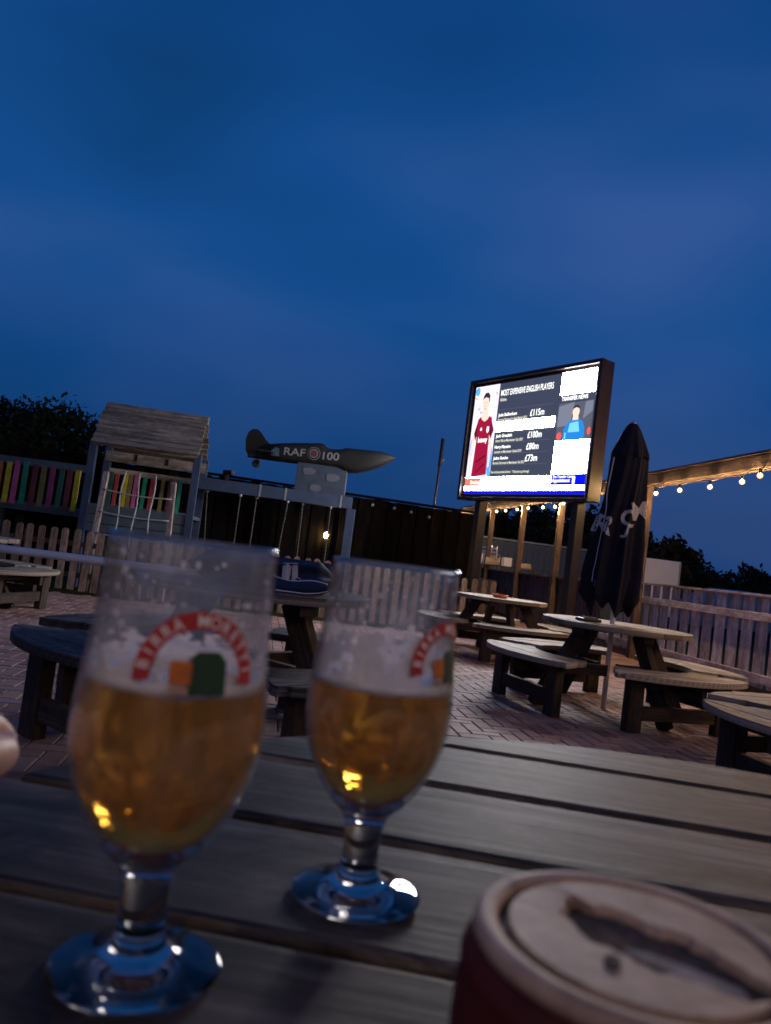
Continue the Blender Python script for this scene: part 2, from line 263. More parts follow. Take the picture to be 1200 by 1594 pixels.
# ------------------------------------------------------------------ mesh helpers
class MB:
    def __init__(s): s.v = []; s.f = []; s.uv = []; s.mi = []; s.mat_i = 0; s.rnd = []
    def face(s, idx, uvs=None):
        s.f.append(tuple(idx)); s.uv.append(uvs or [(0, 0)] * len(idx)); s.mi.append(s.mat_i)
    def beam(s, p0, p1, w, t, up=(0, 0, 1), taper=1.0):
        """box from p0 to p1; w across, t along 'up'"""
        p0, p1, up = Vector(p0), Vector(p1), Vector(up)
        ax = p1 - p0; L = ax.length; ax = ax / L
        sd = ax.cross(up)
        if sd.length < 1e-5: sd = ax.cross(Vector((0, 1, 0)))
        sd.normalize(); u2 = sd.cross(ax)
        o = len(s.v); ru, rv = random.random() * 9, random.random() * 9
        for k, p in ((1.0, p0), (taper, p1)):
            for a, c in ((-1, -1), (1, -1), (1, 1), (-1, 1)): s.v.append(p + sd * (a * w * k / 2) + u2 * (c * t * k / 2))
        q = [(ru, rv), (ru + L, rv)]
        offs = [0, w, w + t, 2 * w + t, 2 * w + 2 * t]
        for k in range(4):
            a, c = k, (k + 1) % 4
            s.face((o + a, o + c, o + 4 + c, o + 4 + a), [(ru, rv + offs[k]), (ru, rv + offs[k + 1]), (ru + L, rv + offs[k + 1]), (ru + L, rv + offs[k])])
        e = [(ru, rv), (ru, rv + w), (ru + t, rv + w), (ru + t, rv)]
        s.face((o + 3, o + 2, o + 1, o), e); s.face((o + 4, o + 5, o + 6, o + 7), e)
        return s
    def box(s, c, sx, sy, sz): return s.beam(Vector(c) - Vector((sx / 2, 0, 0)), Vector(c) + Vector((sx / 2, 0, 0)), sy, sz)
    def prism(s, poly, o=(0, 0, 0), ex=(1, 0, 0), ey=(0, 1, 0), ez=(0, 0, 1), h=0.04, grain=0.0):
        """polygon (ccw in ex/ey) extruded from o down to o - ez*h"""
        o, ex, ey, ez = Vector(o), Vector(ex), Vector(ey), Vector(ez); n = len(poly); b0 = len(s.v)
        ru, rv = random.random() * 9, random.random() * 9; cg, sg = math.cos(grain), math.sin(grain)
        uvp = [(ru + x * cg + y * sg, rv - x * sg + y * cg) for x, y in poly]
        for x, y in poly: s.v.append(o + ex * x + ey * y)
        for x, y in poly: s.v.append(o + ex * x + ey * y - ez * h)
        s.face(range(b0, b0 + n), uvp); s.face([b0 + n + i for i in reversed(range(n))], list(reversed(uvp)))
        for i in range(n):
            j = (i + 1) % n; L = math.hypot(poly[j][0] - poly[i][0], poly[j][1] - poly[i][1])
            s.face((b0 + i, b0 + n + i, b0 + n + j, b0 + j), [(ru, rv), (ru, rv + h), (ru + L, rv + h), (ru + L, rv)])
        return s
    def lathe(s, prof, n=48, c=(0, 0, 0), close=False, rad=None):
        """profile (r, z) swept round z; rad(theta, i) may scale the radius"""
        c = Vector(c); b0 = len(s.v); m_ = len(prof)
        for i, (r, z) in enumerate(prof):
            for k in range(n):
                a = 2 * math.pi * k / n; q = r * (rad(a, i) if rad else 1)
                s.v.append(c + Vector((q * math.cos(a), q * math.sin(a), z)))
        rows = range(m_ if close else m_ - 1)
        for i in rows:
            i2 = (i + 1) % m_
            for k in range(n):
                k2 = (k + 1) % n
                s.face((b0 + i * n + k, b0 + i * n + k2, b0 + i2 * n + k2, b0 + i2 * n + k), [(k / n, i * .1), ((k + 1) / n, i * .1), ((k + 1) / n, i * .1 + .1), (k / n, i * .1 + .1)])
        if not close:
            s.face([b0 + k for k in reversed(range(n))]); s.face([b0 + (m_ - 1) * n + k for k in range(n)])
        return s
    def tube(s, pts, r, n=8):
        pts = [Vector(p) for p in pts]; b0 = len(s.v); rr = r if isinstance(r, (list, tuple)) else [r] * len(pts)
        prev = None; L = 0
        for i, p in enumerate(pts):
            d = (pts[min(i + 1, len(pts) - 1)] - pts[max(i - 1, 0)]).normalized()
            a = d.cross(Vector((0, 0, 1)) if abs(d.z) < .95 else Vector((0, 1, 0))).normalized(); c = a.cross(d)
            for k in range(n):
                w = 2 * math.pi * k / n; s.v.append(p + a * (rr[i] * math.cos(w)) + c * (rr[i] * math.sin(w)))
        for i in range(len(pts) - 1):
            l2 = L + (pts[i + 1] - pts[i]).length
            for k in range(n):
                k2 = (k + 1) % n
                s.face((b0 + i * n + k, b0 + (i + 1) * n + k, b0 + (i + 1) * n + k2, b0 + i * n + k2), [(L, k / n * .1), (l2, k / n * .1), (l2, (k + 1) / n * .1), (L, (k + 1) / n * .1)])
            L = l2
        s.face([b0 + k for k in range(n)]); s.face([b0 + (len(pts) - 1) * n + k for k in reversed(range(n))])
        return s
    def ball(s, c, r, n=12, m_=8, sc=(1, 1, 1)):
        prof = [(math.sin(math.pi * i / m_) * r + 1e-5, -math.cos(math.pi * i / m_) * r) for i in range(m_ + 1)]
        b0 = len(s.v); s.lathe(prof, n)
        for i in range(b0, len(s.v)): v = s.v[i]; s.v[i] = Vector((v.x * sc[0], v.y * sc[1], v.z * sc[2])) + Vector(c)
        return s
    def mesh(s, name, bevel=0.0, smooth=False):
        me = bpy.data.meshes.new(name); me.from_pydata([tuple(v) for v in s.v], [], s.f)
        uvl = me.uv_layers.new(name='UVMap')
        flat = [x for q in s.uv for p in q for x in p]
        uvl.data.foreach_set('uv', flat)
        bm = bmesh.new(); bm.from_mesh(me)
        bmesh.ops.recalc_face_normals(bm, faces=bm.faces)
        if bevel: bmesh.ops.bevel(bm, geom=[e for e in bm.edges if e.is_manifold and e.calc_face_angle(0) > 0.5], offset=bevel, segments=2, affect='EDGES', profile=0.6)
        bm.to_mesh(me); bm.free()
        if smooth: me.polygons.foreach_set('use_smooth', [True] * len(me.polygons))
        return me
    def build(s, name, mat, parent=None, bevel=0.0, smooth=False, loc=None, rz=0.0, **k):
        me = s.mesh(name, bevel, smooth)
        for mm in (mat if isinstance(mat, (list, tuple)) else [mat]): me.materials.append(MATS[mm])
        if isinstance(mat, (list, tuple)) and not bevel: me.polygons.foreach_set('material_index', s.mi)
        if smooth and smooth != True:
            me.set_sharp_from_angle(angle=R(smooth))
        return place(me, name, parent, loc, rz, **k)
def place(me, name, parent=None, loc=None, rz=0.0, label=None, category=None, group=None, kind=None):
    o = bpy.data.objects.new(name, me); COL.objects.link(o)
    if parent: o.parent = parent
    if loc is not None: o.location = loc
    o.rotation_euler.z = rz
    for k, v in (('label', label), ('category', category), ('group', group), ('kind', kind)):
        if v: o[k] = v
    return o
def thing(name, label, category, loc=(0, 0, 0), rz=0.0, group=None): return place(None, name, None, loc, rz, label, category, group)
def copy_tree(o, parent=None):
    c = o.copy(); COL.objects.link(c); c.parent = parent
    for ch in list(o.children): copy_tree(ch, c)
    return c
def text_mesh(txt, size, bold=0.0, align='LEFT', spacing=1.0, xs=1.0, extrude=0.0):
    cu = bpy.data.curves.new('txt', 'FONT'); cu.body = txt; cu.size = size; cu.offset = bold; cu.align_x = align; cu.space_character = spacing; cu.resolution_u = 3; cu.extrude = extrude
    ob = bpy.data.objects.new('txt', cu); COL.objects.link(ob)
    bpy.context.view_layer.update()
    me = bpy.data.meshes.new_from_object(ob.evaluated_get(bpy.context.evaluated_depsgraph_get()))
    bpy.data.objects.remove(ob)
    for v in me.vertices: v.co.x *= xs
    return me
def arc_poly(cx, cy, rx, ry, a0=0, a1=360, n=20): return [(cx + rx * math.cos(R(a0 + (a1 - a0) * i / n)), cy + ry * math.sin(R(a0 + (a1 - a0) * i / n))) for i in range(n + (0 if a1 - a0 >= 360 else 1))]

GRID = math.atan2(0.15, 1.0)                               # the paving and the pergola stand 8.6 degrees off the view

# ================================================================== ground
mb = MB(); S = 900
mb.v += [Vector(p) for p in ((-S, -60, -0.055), (S, -60, -0.055), (S, S, -0.055), (-S, S, -0.055))]
mb.face((0, 1, 2, 3)); mb.build('ground', 'grass', kind='structure')
FEN0, FENS = Vector((-4.8, 10.25, 0)), 0.2                  # picket fence line
LX = lambda Y: 3.95 - 0.145 * (Y - 11.3)                    # pergola / board fence line
mb = MB(); mb.prism([(-9.5, -3), (7.0, -3), (LX(7), 7), (LX(13), 13), (LX(22), 22.0), (1.0, 22), (1.0, 13), (1.0, 11.3), (-9.5, 9.2)], o=(0, 0, -0.012), h=0.2)
patio = mb.build('patio', 'sand_joint', kind='structure')
pl, pw, pj = 0.2, 0.1, 0.006
def inside(x, y):
    if y < 0.8 or x < -8.5: return False
    if x < 1.0: return y < 10.1 + 0.2 * (x + 4.8)
    return x < LX(y) + 0.1 and y < 21.0
cands = []
ca, sa = math.cos(GRID), math.sin(GRID)
for i in range(-140, 220):
    for j in range(-100, 220):
        k = (i - j) % 4
        if k == 0: w, h = 0.2, 0.1
        elif k == 3: w, h = 0.1, 0.2
        else: continue
        # herringbone: a lying block starts at (i,j), a standing one at (i,j)
        x, y = i * 0.1 + w / 2, j * 0.1 + h / 2
        X, Y = x * ca - y * sa, x * sa + y * ca
        if inside(X, Y): cands.append((X, Y, w > h))
def vis(px, py):
    if px < -10 or px > 1210: return False
    if px < 135: return 935 < py < 1190 - 0.0 * px
    return px > 690 and 1005 < py < 1140 + max(0, (px - 700)) * 0.10 and px < 1110
sc_ = []
for q in cands:
    px, py, z = proj((q[0], q[1], 0))
    sc_.append((1.0 / z ** 3 if z > 0.5 and vis(px, py) else 0, q))
sc_.sort(key=lambda a: -a[0])
def paver_mb(mb, c, rz, dz, tx, ty):
    cr_, sr_ = math.cos(rz), math.sin(rz); hx, hy, ch = pl / 2 - pj / 2, pw / 2 - pj / 2, 0.005; o = len(mb.v)
    for x, y, z in ((hx, hy, -0.05), (hx, hy, -0.005), (hx - ch, hy - ch, 0)):
        for a, d in ((-1, -1), (1, -1), (1, 1), (-1, 1)):
            lx, ly = a * x, d * y
            mb.v.append(Vector((c[0] + lx * cr_ - ly * sr_, c[1] + lx * sr_ + ly * cr_, z + dz + (lx * tx + ly * ty if z > -0.04 else 0))))
    for r in (0, 4):
        for k in range(4): mb.face((o + r + k, o + r + (k + 1) % 4, o + r + 4 + (k + 1) % 4, o + r + 4 + k))
    mb.face((o + 8, o + 9, o + 10, o + 11))
pav_meshes = []
for k in range(8):
    mb = MB(); paver_mb(mb, (0, 0), 0, 0, random.uniform(-.008, .008), random.uniform(-.012, .012)); me = mb.mesh('paver')
    at_ = me.attributes.new('rnd', 'FLOAT', 'FACE'); at_.data.foreach_set('value', [(k + .5) / 8] * len(me.polygons)); me.materials.append(MATS['paver']); pav_meshes.append(me)
for _, q in sc_[:300]:
    o = place(random.choice(pav_meshes), 'paver', patio, (q[0], q[1], random.uniform(-.0015, .0015)), GRID + (0 if q[2] else math.pi / 2))
mb = MB(); rn = []
for _, q in sc_[300:]:
    paver_mb(mb, q, GRID + (0 if q[2] else math.pi / 2), random.uniform(-.0015, .0015), random.uniform(-.008, .008), random.uniform(-.012, .012)); rn += [random.random()] * 9
me = mb.mesh('paving_blocks'); at_ = me.attributes.new('rnd', 'FLOAT', 'FACE'); at_.data.foreach_set('value', rn); me.materials.append(MATS['paver'])
place(me, 'paving_blocks', patio, kind='stuff')

# ================================================================== picnic tables
def strip_polys(xa, xb, ri, ro, half, n=26):
    """pieces of the annular sector about +x lying between x = xa and x = xb"""
    out, cur = [], []
    ym = ro * math.sin(half)
    for i in range(n + 1):
        y = -ym + 2 * ym * i / n
        hi = min(xb, math.sqrt(max(0, ro * ro - y * y)) )
        lo = max(xa, abs(y) / math.tan(half) - 0.03, math.sqrt(max(0, ri * ri - y * y)))
        if hi - lo > 0.004: cur.append((y, lo, hi))
        else:
            if len(cur) > 1: out.append(cur)
            cur = []
    if len(cur) > 1: out.append(cur)
    return [[(lo, y) for y, lo, hi in c][::-1] + [(hi, y) for y, lo, hi in c] for c in out]
def ccw(p):
    a = sum(p[i][0] * p[(i + 1) % len(p)][1] - p[(i + 1) % len(p)][0] * p[i][1] for i in range(len(p)))
    return p if a > 0 else p[::-1]
def picnic_table(label, loc, rz, s=1.0, r_top=0.60, top_rot=0.0, pitch=0.155, off=0.0, gap=0.010, ztop=0.70, mid0=R(20), near=False, hole=False, zs=None, topmat='wood_bench', group=None, bench_out=1.04, benchmat='wood_bench'):
    root = thing('picnic_table', label, 'table', loc, rz, group)
    th = 0.042
    c_, s_ = math.cos(top_rot), math.sin(top_rot); ex, ey = Vector((c_, s_, 0)), Vector((-s_, c_, 0))
    ks = []
    k = -12
    while k < 12:
        a, b_ = off + k * pitch, off + (k + 1) * pitch; k += 1
        a, b_ = max(a + gap / 2, -r_top), min(b_ - gap / 2, r_top)
        if b_ - a < 0.02: continue
        nn = 15; lo, hi = [], []
        poly = []
        ys = [a + (b_ - a) * i / nn for i in range(nn + 1)]
        rgt = [(math.sqrt(max(1e-6, r_top ** 2 - y * y)), y) for y in ys]
        poly = rgt + [(-x, y) for x, y in reversed(rgt)]
        mb = MB(); mb.prism(ccw(poly), o=(0, 0, ztop + random.uniform(-.0015, .0015)), ex=ex, ey=ey, h=th)
        mb.build('plank', topmat, root, bevel=0.005 if near else 0.004)
    for q in (-0.27, 0.27):
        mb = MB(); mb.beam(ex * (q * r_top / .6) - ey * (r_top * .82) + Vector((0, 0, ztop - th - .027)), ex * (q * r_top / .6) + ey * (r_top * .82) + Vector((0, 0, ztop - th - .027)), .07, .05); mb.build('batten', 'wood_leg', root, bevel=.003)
    zs = zs or 0.42 * s
    for bnum in range(4):
        ang = mid0 + bnum * math.pi / 2; er = Vector((math.cos(ang), math.sin(ang), 0)); et = Vector((-math.sin(ang), math.cos(ang), 0)); Z = Vector((0, 0, 1))
        ri, ro, half = 0.63 * s, bench_out * s, R(35)
        # bench: bearer mesh carrying planks and legs
        mb = MB(); mb.beam(er * (.80 * s) - et * (.46 * s) + Z * (zs - .042 - .03), er * (.80 * s) + et * (.46 * s) + Z * (zs - .042 - .03), .06, .058)
        bench = mb.build('bench', 'wood_leg', root, bevel=.003)
        for i in range(3):
            xa = (.50 + i * .18) * s + .004; xb = (.50 + (i + 1) * .18) * s - .004
            for poly in strip_polys(xa, xb, ri, ro, half):
                mb = MB(); mb.prism(ccw(poly), o=(0, 0, zs + random.uniform(-.002, .002)), ex=er, ey=et, h=.042, grain=math.pi / 2); mb.build('plank', benchmat, bench, bevel=.004)
        for sg in (-1, 1):
            base = er * (.80 * s) + et * (sg * .40 * s)
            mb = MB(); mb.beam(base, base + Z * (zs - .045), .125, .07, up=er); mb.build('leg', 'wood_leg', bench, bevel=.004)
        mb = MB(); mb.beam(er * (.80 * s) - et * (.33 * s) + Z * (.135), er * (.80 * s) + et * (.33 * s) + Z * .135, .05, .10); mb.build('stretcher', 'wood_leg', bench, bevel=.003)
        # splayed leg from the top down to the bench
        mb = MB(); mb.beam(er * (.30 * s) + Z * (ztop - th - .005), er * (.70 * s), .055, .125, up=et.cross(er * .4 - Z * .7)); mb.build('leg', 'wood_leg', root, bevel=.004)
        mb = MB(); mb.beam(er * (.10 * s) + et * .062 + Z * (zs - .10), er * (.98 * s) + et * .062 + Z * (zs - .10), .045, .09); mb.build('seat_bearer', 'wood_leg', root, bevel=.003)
    return root
T0 = Vector((0.33, 0.31, 0))
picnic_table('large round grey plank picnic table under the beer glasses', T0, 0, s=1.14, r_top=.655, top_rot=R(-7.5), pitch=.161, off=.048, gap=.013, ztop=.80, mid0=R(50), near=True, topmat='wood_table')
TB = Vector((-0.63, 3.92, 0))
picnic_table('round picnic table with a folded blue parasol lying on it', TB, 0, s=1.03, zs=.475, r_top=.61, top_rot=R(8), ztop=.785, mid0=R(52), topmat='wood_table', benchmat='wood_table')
TC = Vector((2.02, 6.38, 0))
picnic_table('round picnic table with the closed navy parasol standing through its centre', TC, 0, s=1.0, r_top=.60, top_rot=R(-20), mid0=R(20))
TD = Vector((1.55, 9.45, 0))
picnic_table('round picnic table with an orange ashtray, beside the screen post', TD, 0, s=.97, r_top=.56, top_rot=R(10), mid0=R(10))
TE = Vector((2.97, 4.2, 0))
picnic_table('round picnic table in front of the white board fence, nearest the large table', TE, 0, s=1.0, top_rot=R(30), mid0=R(17))
TF = Vector((-4.38, 7.95, 0))
picnic_table('round picnic table beside the picket fence below the striped bridge', TF, 0, s=1.0, top_rot=R(5), mid0=R(-8))

# ================================================================== beer glasses
GH = 0.195
outer = [(0.0374, 0.000), (0.0380, 0.0010), (0.0376, 0.0022), (0.0310, 0.0036), (0.0210, 0.0060), (0.0138, 0.0105), (0.0110, 0.0180), (0.0108, 0.0290), (0.0113, 0.0380), (0.0128, 0.0440), (0.0160, 0.0490), (0.0225, 0.0550),
         (0.0295, 0.0640), (0.0355, 0.0750), (0.0405, 0.0880), (0.0432, 0.1020), (0.0436, 0.1120), (0.0430, 0.1240), (0.0416, 0.1380), (0.0402, 0.1540), (0.0394, 0.1700), (0.0389, 0.1850), (0.0387, 0.1930), (0.0384, 0.1948)]
def outer_r(z):
    for (r0, z0), (r1_, z1) in zip(outer[3:], outer[4:]):
        if z0 <= z <= z1: return r0 + (r1_ - r0) * (z - z0) / (z1 - z0)
    return outer[-1][0]
TH = 0.0021
inner = [(0.0377, 0.1945), (0.0371, 0.1930)] + [(outer_r(z) - TH, z) for z in (0.185, .17, .154, .138, .124, .112, .102, .088, .076)] + [(0.0262, 0.0645), (0.0170, 0.0570), (0.0085, 0.0535), (0.0006, 0.0530)]
def smooth_prof(p, k=3):
    out = []
    for i in range(len(p) - 1):
        p0, p1, p2, p3 = p[max(i - 1, 0)], p[i], p[i + 1], p[min(i + 2, len(p) - 1)]
        for j in range(k):
            t_ = j / k
            out.append(tuple(0.5 * (2 * p1[a] + (p2[a] - p0[a]) * t_ + (2 * p0[a] - 5 * p1[a] + 4 * p2[a] - p3[a]) * t_ ** 2 + (3 * p1[a] - p0[a] - 3 * p2[a] + p3[a]) * t_ ** 3) for a in (0, 1)))
    return out + [p[-1]]
def inner_r(z):
    for (r0, z0), (r1_, z1) in zip(inner, inner[1:]):
        if z1 <= z <= z0: return r0 + (r1_ - r0) * (z - z0) / (z1 - z0)
    return inner[0][0]
def cyl_wrap(me, lift, zc, ang0):
    """flat artwork (x = arc length, y = up) laid on the outside of the glass"""
    bm = bmesh.new(); bm.from_mesh(me)
    bmesh.ops.triangulate(bm, faces=bm.faces)
    for _ in range(3):
        es = [e for e in bm.edges if e.calc_length() > .006]
        if es: bmesh.ops.subdivide_edges(bm, edges=es, cuts=1); bmesh.ops.triangulate(bm, faces=bm.faces)
    for v in bm.verts:
        z = zc + v.co.y; r = outer_r(z) + lift; a = ang0 + v.co.x / 0.040
        v.co = Vector((r * math.cos(a), r * math.sin(a), z))
    bm.to_mesh(me); bm.free()
    return me
def art(polys):
    mb = MB()
    for p in polys:
        o = len(mb.v); mb.v += [Vector((x, y, 0)) for x, y in p]; mb.face(range(o, o + len(p)))
    me = bpy.data.meshes.new('art'); me.from_pydata([tuple(v) for v in mb.v], [], mb.f); return me
def beer_glass(label, px, py, level, face, lace, seed):
    p = G(px, py, .8015)
    root = thing('beer_glass', label, 'glass', p, 0, 'stemmed beer glasses on the table')
    so_p = smooth_prof(outer); cut = next(i for i, (r_, z_) in enumerate(so_p) if z_ > .0538)
    mb = MB(); mb.lathe(so_p[:cut + 1] + [(so_p[cut][0] - .006, .0535), (.006, .0522), (.0005, .0520)], 72); mb.build('stem', 'clear_glass', root, smooth=50)
    mb = MB(); up_p = so_p[cut:]; pr = [(r_ + .00005, z_ + .0002) for r_, z_ in up_p] + smooth_prof(inner[:-4]); n_ = 72; mb.lathe(pr, n_)
    mb.f, mb.uv, mb.mi = mb.f[:-2], mb.uv[:-2], mb.mi[:-2]
    mb.build('bowl', 'thin_glass', root, smooth=True)
    mb = MB(); mb.lathe([(.0378 + .0013 * math.cos(a_ * math.pi / 5), .1948 + .0013 * math.sin(a_ * math.pi / 5)) for a_ in range(10)], 72, close=True); mb.build('rim', 'clear_glass', root, smooth=True)
    rng2 = random.Random(seed + 50); mb = MB()
    for _ in range(46):
        z_ = rng2.uniform(level + .012, GH - .004); a_ = rng2.uniform(0, 6.283); r_ = inner_r(z_) - .0006; mb.ball((r_ * math.cos(a_), r_ * math.sin(a_), z_), rng2.choice((.0005, .0007, .0009, .0013)), 8, 6, (1, 1, rng2.choice((1, 1, 1.8))))
    mb.build('droplets', 'droplet', root, smooth=True, kind='stuff')
    # beer overlaps the glass wall by a hair so that no air gap shows
    bp_ = [(0.0006, .0528), (0.0088, .0533), (0.0173, .0568), (0.0265, .0643)] + [(inner_r(z) + .0003, z) for z in (.076, .088, .102, .112, .120) if z < level - .004] + [(inner_r(level) + .0003, level)]
    mb = MB(); mb.lathe(smooth_prof(bp_), 72); mb.build('beer', 'beer', root, smooth=40)
    # foam: a ring and thin cap on the beer
    rng = random.Random(seed); r0 = inner_r(level + .001) - .0004; mb = MB(); n = 72
    prof = [(r0, level + .0002), (r0, level + .0050), (r0 - .002, level + .0062), (r0 - .006, level + .0040), (r0 - .012, level + .0022), (.004, level + .0018), (.003, level + .0003)]
    ph = [rng.random() * 6 for _ in range(4)]
    mb.lathe(prof, n, close=True, rad=lambda a, i: 1.0 if i < 2 else 1 + .03 * math.sin(5 * a + ph[0]) + .02 * math.sin(11 * a + ph[1]))
    mb.build('foam_cap', 'foam', root, smooth=True)
    # lacing: foam film left on the inner wall, broken by holes
    from mathutils import noise
    mb = MB(); nz_, na = 26, 150; z0, z1 = level + .004, level + lace
    keep = {}
    for i in range(nz_ + 1):
        for k in range(na):
            a = 2 * math.pi * k / na; z = z0 + (z1 - z0) * i / nz_
            keep[i, k] = len(mb.v); r = inner_r(z) - .0004; mb.v.append(Vector((r * math.cos(a), r * math.sin(a), z)))
    for i in range(nz_):
        for k in range(na):
            a = 2 * math.pi * (k + .5) / na; f = (i + .5) / nz_
            v = noise.noise(Vector((math.cos(a) * 3.2, math.sin(a) * 3.2, f * 1.8 + seed * 3.1))) + .55 * noise.noise(Vector((math.cos(a) * 9, math.sin(a) * 9, f * 5 + seed)))
            if v > -.48 + f * .72: mb.face((keep[i, k], keep[i, (k + 1) % na], keep[i + 1, (k + 1) % na], keep[i + 1, k]))
    o = mb.build('foam_lacing', 'foam', root, smooth=True)
    so = o.modifiers.new('thick', 'SOLIDIFY'); so.thickness = .0005; so.offset = 0
    # printed emblem: red arch with lettering over a plain green and amber badge
    A = R(face); zc = 0.1395
    ar = [(x * .95, y) for x, y in arc_poly(0, 0, .027, .027, -8, 188, 30)] + [(x * .95, y) for x, y in reversed(arc_poly(0, 0, .0195, .0195, -8, 188, 30))]
    quads = [[ar[i], ar[i + 1], ar[60 - i], ar[61 - i]] for i in range(30)]
    me = cyl_wrap(art(quads), .00035, zc, A); me.materials.append(MATS['print_red']); place(me, 'red_arch', root)
    word = 'BIRRA MORETTI'
    tm = None; vs_, fs_ = [], []
    for i, ch in enumerate(word):
        if ch == ' ': continue
        q = text_mesh(ch, .0072, .00006, 'CENTER'); th_ = R(172 - 164 * i / (len(word) - 1)); o_ = len(vs_)
        for v in q.vertices:
            x, y = v.co.x, v.co.y + .0208; rr_ = y; aa = th_ - x / .024
            vs_.append((rr_ * math.cos(aa) * .95, rr_ * math.sin(aa), 0))
        fs_ += [[o_ + w for w in f.vertices] for f in q.polygons]
    q = bpy.data.meshes.new('lettering'); q.from_pydata(vs_, [], fs_); q = cyl_wrap(q, .0006, zc, A); q.materials.append(MATS['print_white']); place(q, 'lettering', root)
    for nm, mat_, polys, lf in (('badge', 'print_green', [[(-.0040, -.0075), (.0120, -.0075), (.0120, .0065), (.0085, .0105), (-.0005, .0105), (-.0040, .0065)]], .0004),
                            ('badge_mark', 'print_amber', [[(-.0110, -.0035), (-.0025, -.0035), (-.0025, .0060), (-.0110, .0060)]], .0006),
                            ('badge_panel', 'print_tan', [[(-.0105, -.0075), (-.0030, -.0075), (-.0030, -.0042), (-.0105, -.0042)]], .0005)):
        me = cyl_wrap(art(polys), lf, zc, A); me.materials.append(MATS[mat_]); place(me, nm, root)
    return root
beer_glass('stemmed glass of amber beer with its red arch emblem facing, foam low on the wall', 210, 1505, .1300, -65, .018, 1)
beer_glass('stemmed glass of amber beer with thick white foam lacing and emblem turned aside', 553, 1390, .1235, -34, .034, 2)

# ================================================================== ashtray pot
pc = G(992, 1468, .892); pot = thing('ashtray_pot', 'round dark red ashtray pot with pale worn top and dark ragged slot', 'ashtray', (pc.x, pc.y, .8015), R(-20))
rr = .0475; pot.scale = (1.09, 1.09, 1.09)
mb = MB(); mb.lathe(smooth_prof([(rr * .92, 0), (rr * .98, .004), (rr * 1.03, .03), (rr * 1.05, .055), (rr * 1.03, .070), (rr * 1.035, .0735), (rr * 1.0, .0765), (rr * .955, .0790)]), 72); mb.build('body', 'pot_red', pot, smooth=True)
ztp = .0838
# the top: rim, groove and disc with a ragged hole cut through it
slot = [(1.18 * a_ + .001, 1.75 * b_) for a_, b_ in [(-.019, .0135), (-.013, .0095), (-.006, .0098), (.004, .0062), (.010, .0068), (.019, .0012), (.029, -.0025), (.030, -.0075), (.021, -.0092), (.012, -.0082), (.003, -.0075), (-.005, -.0045), (-.0115, -.0040), (-.017, .0015), (-.0185, .0075)]]
mb = MB(); mb.lathe(smooth_prof([(rr * .94, .0785), (rr * .975, .0805), (rr * .97, .0832), (rr * .93, .0846), (rr * .86, .0844), (rr * .835, .0832), (rr * .83, .0812), (rr * .828, .0790)]), 72); mb.build('rim', 'pot_top', pot, smooth=True)
mb = MB(); mb.lathe([(rr * .850, .0770), (rr * .850, .0808), (rr * .750, .0808), (rr * .750, .0770)], 72, close=True); mb.build('groove', 'pot_red', pot, smooth=30)
nseg = 60; outc = [(rr * .80 * math.cos(2 * math.pi * k / nseg), rr * .80 * math.sin(2 * math.pi * k / nseg)) for k in range(nseg)]
def ray_slot(a):
    c0 = (.004, .001); best = 0
    for i in range(len(slot)):
        (x0, y0), (x1, y1) = slot[i], slot[(i + 1) % len(slot)]; dx, dy = math.cos(a), math.sin(a); ex_, ey_ = x1 - x0, y1 - y0; den = dx * ey_ - dy * ex_
        if abs(den) < 1e-9: continue
        tt = ((x0 - c0[0]) * ey_ - (y0 - c0[1]) * ex_) / den; uu = ((x0 - c0[0]) * dy - (y0 - c0[1]) * dx) / den
        if tt > 0 and -1e-6 <= uu <= 1 + 1e-6: best = max(best, tt)
    return c0[0] + best * math.cos(a), c0[1] + best * math.sin(a)
mb = MB(); nseg = 120
for k in range(nseg):
    a = 2 * math.pi * k / nseg; x, y = ray_slot(a); wob = 1 + .05 * math.sin(7 * a) + .04 * math.sin(17 * a + 1)
    x, y = .004 + (x - .004) * wob, .001 + (y - .001) * wob
    X2, Y2 = rr * .762 * math.cos(a), rr * .762 * math.sin(a)
    for f, zz in ((0, ztp - .0036), (.01, ztp - .0018), (.10, ztp), (1, ztp + .0003), (1.0, ztp - .004)): mb.v.append(Vector((x + (X2 - x) * f, y + (Y2 - y) * f, zz)))
for k in range(nseg):
    k2 = (k + 1) % nseg
    for i in range(4): mb.face((k * 5 + i, k2 * 5 + i, k2 * 5 + i + 1, k * 5 + i + 1))
mb.build('lid', 'pot_top', pot, smooth=25)
mb = MB(); mb.prism(arc_poly(.004, 0, .036, .018), o=(0, 0, ztp - .0026), h=.003); mb.build('cavity', 'ash_dark', pot)
mb = MB(); mb.prism([(-.004, -.0022), (.004, -.0010), (.014, -.0032), (.0265, -.0072), (.028, -.0118), (.018, -.0112), (.008, -.0085), (.001, -.0068)][::-1], o=(0, 0, ztp - .0021), h=.0012); mb.build('ash_patch', 'ash_grey', pot)
mb = MB(); mb.prism(arc_poly(-.006, -.0190, .0022, .0042), o=(0, 0, ztp + .0008), h=.0011); mb.build('notch', 'ash_dark', pot)

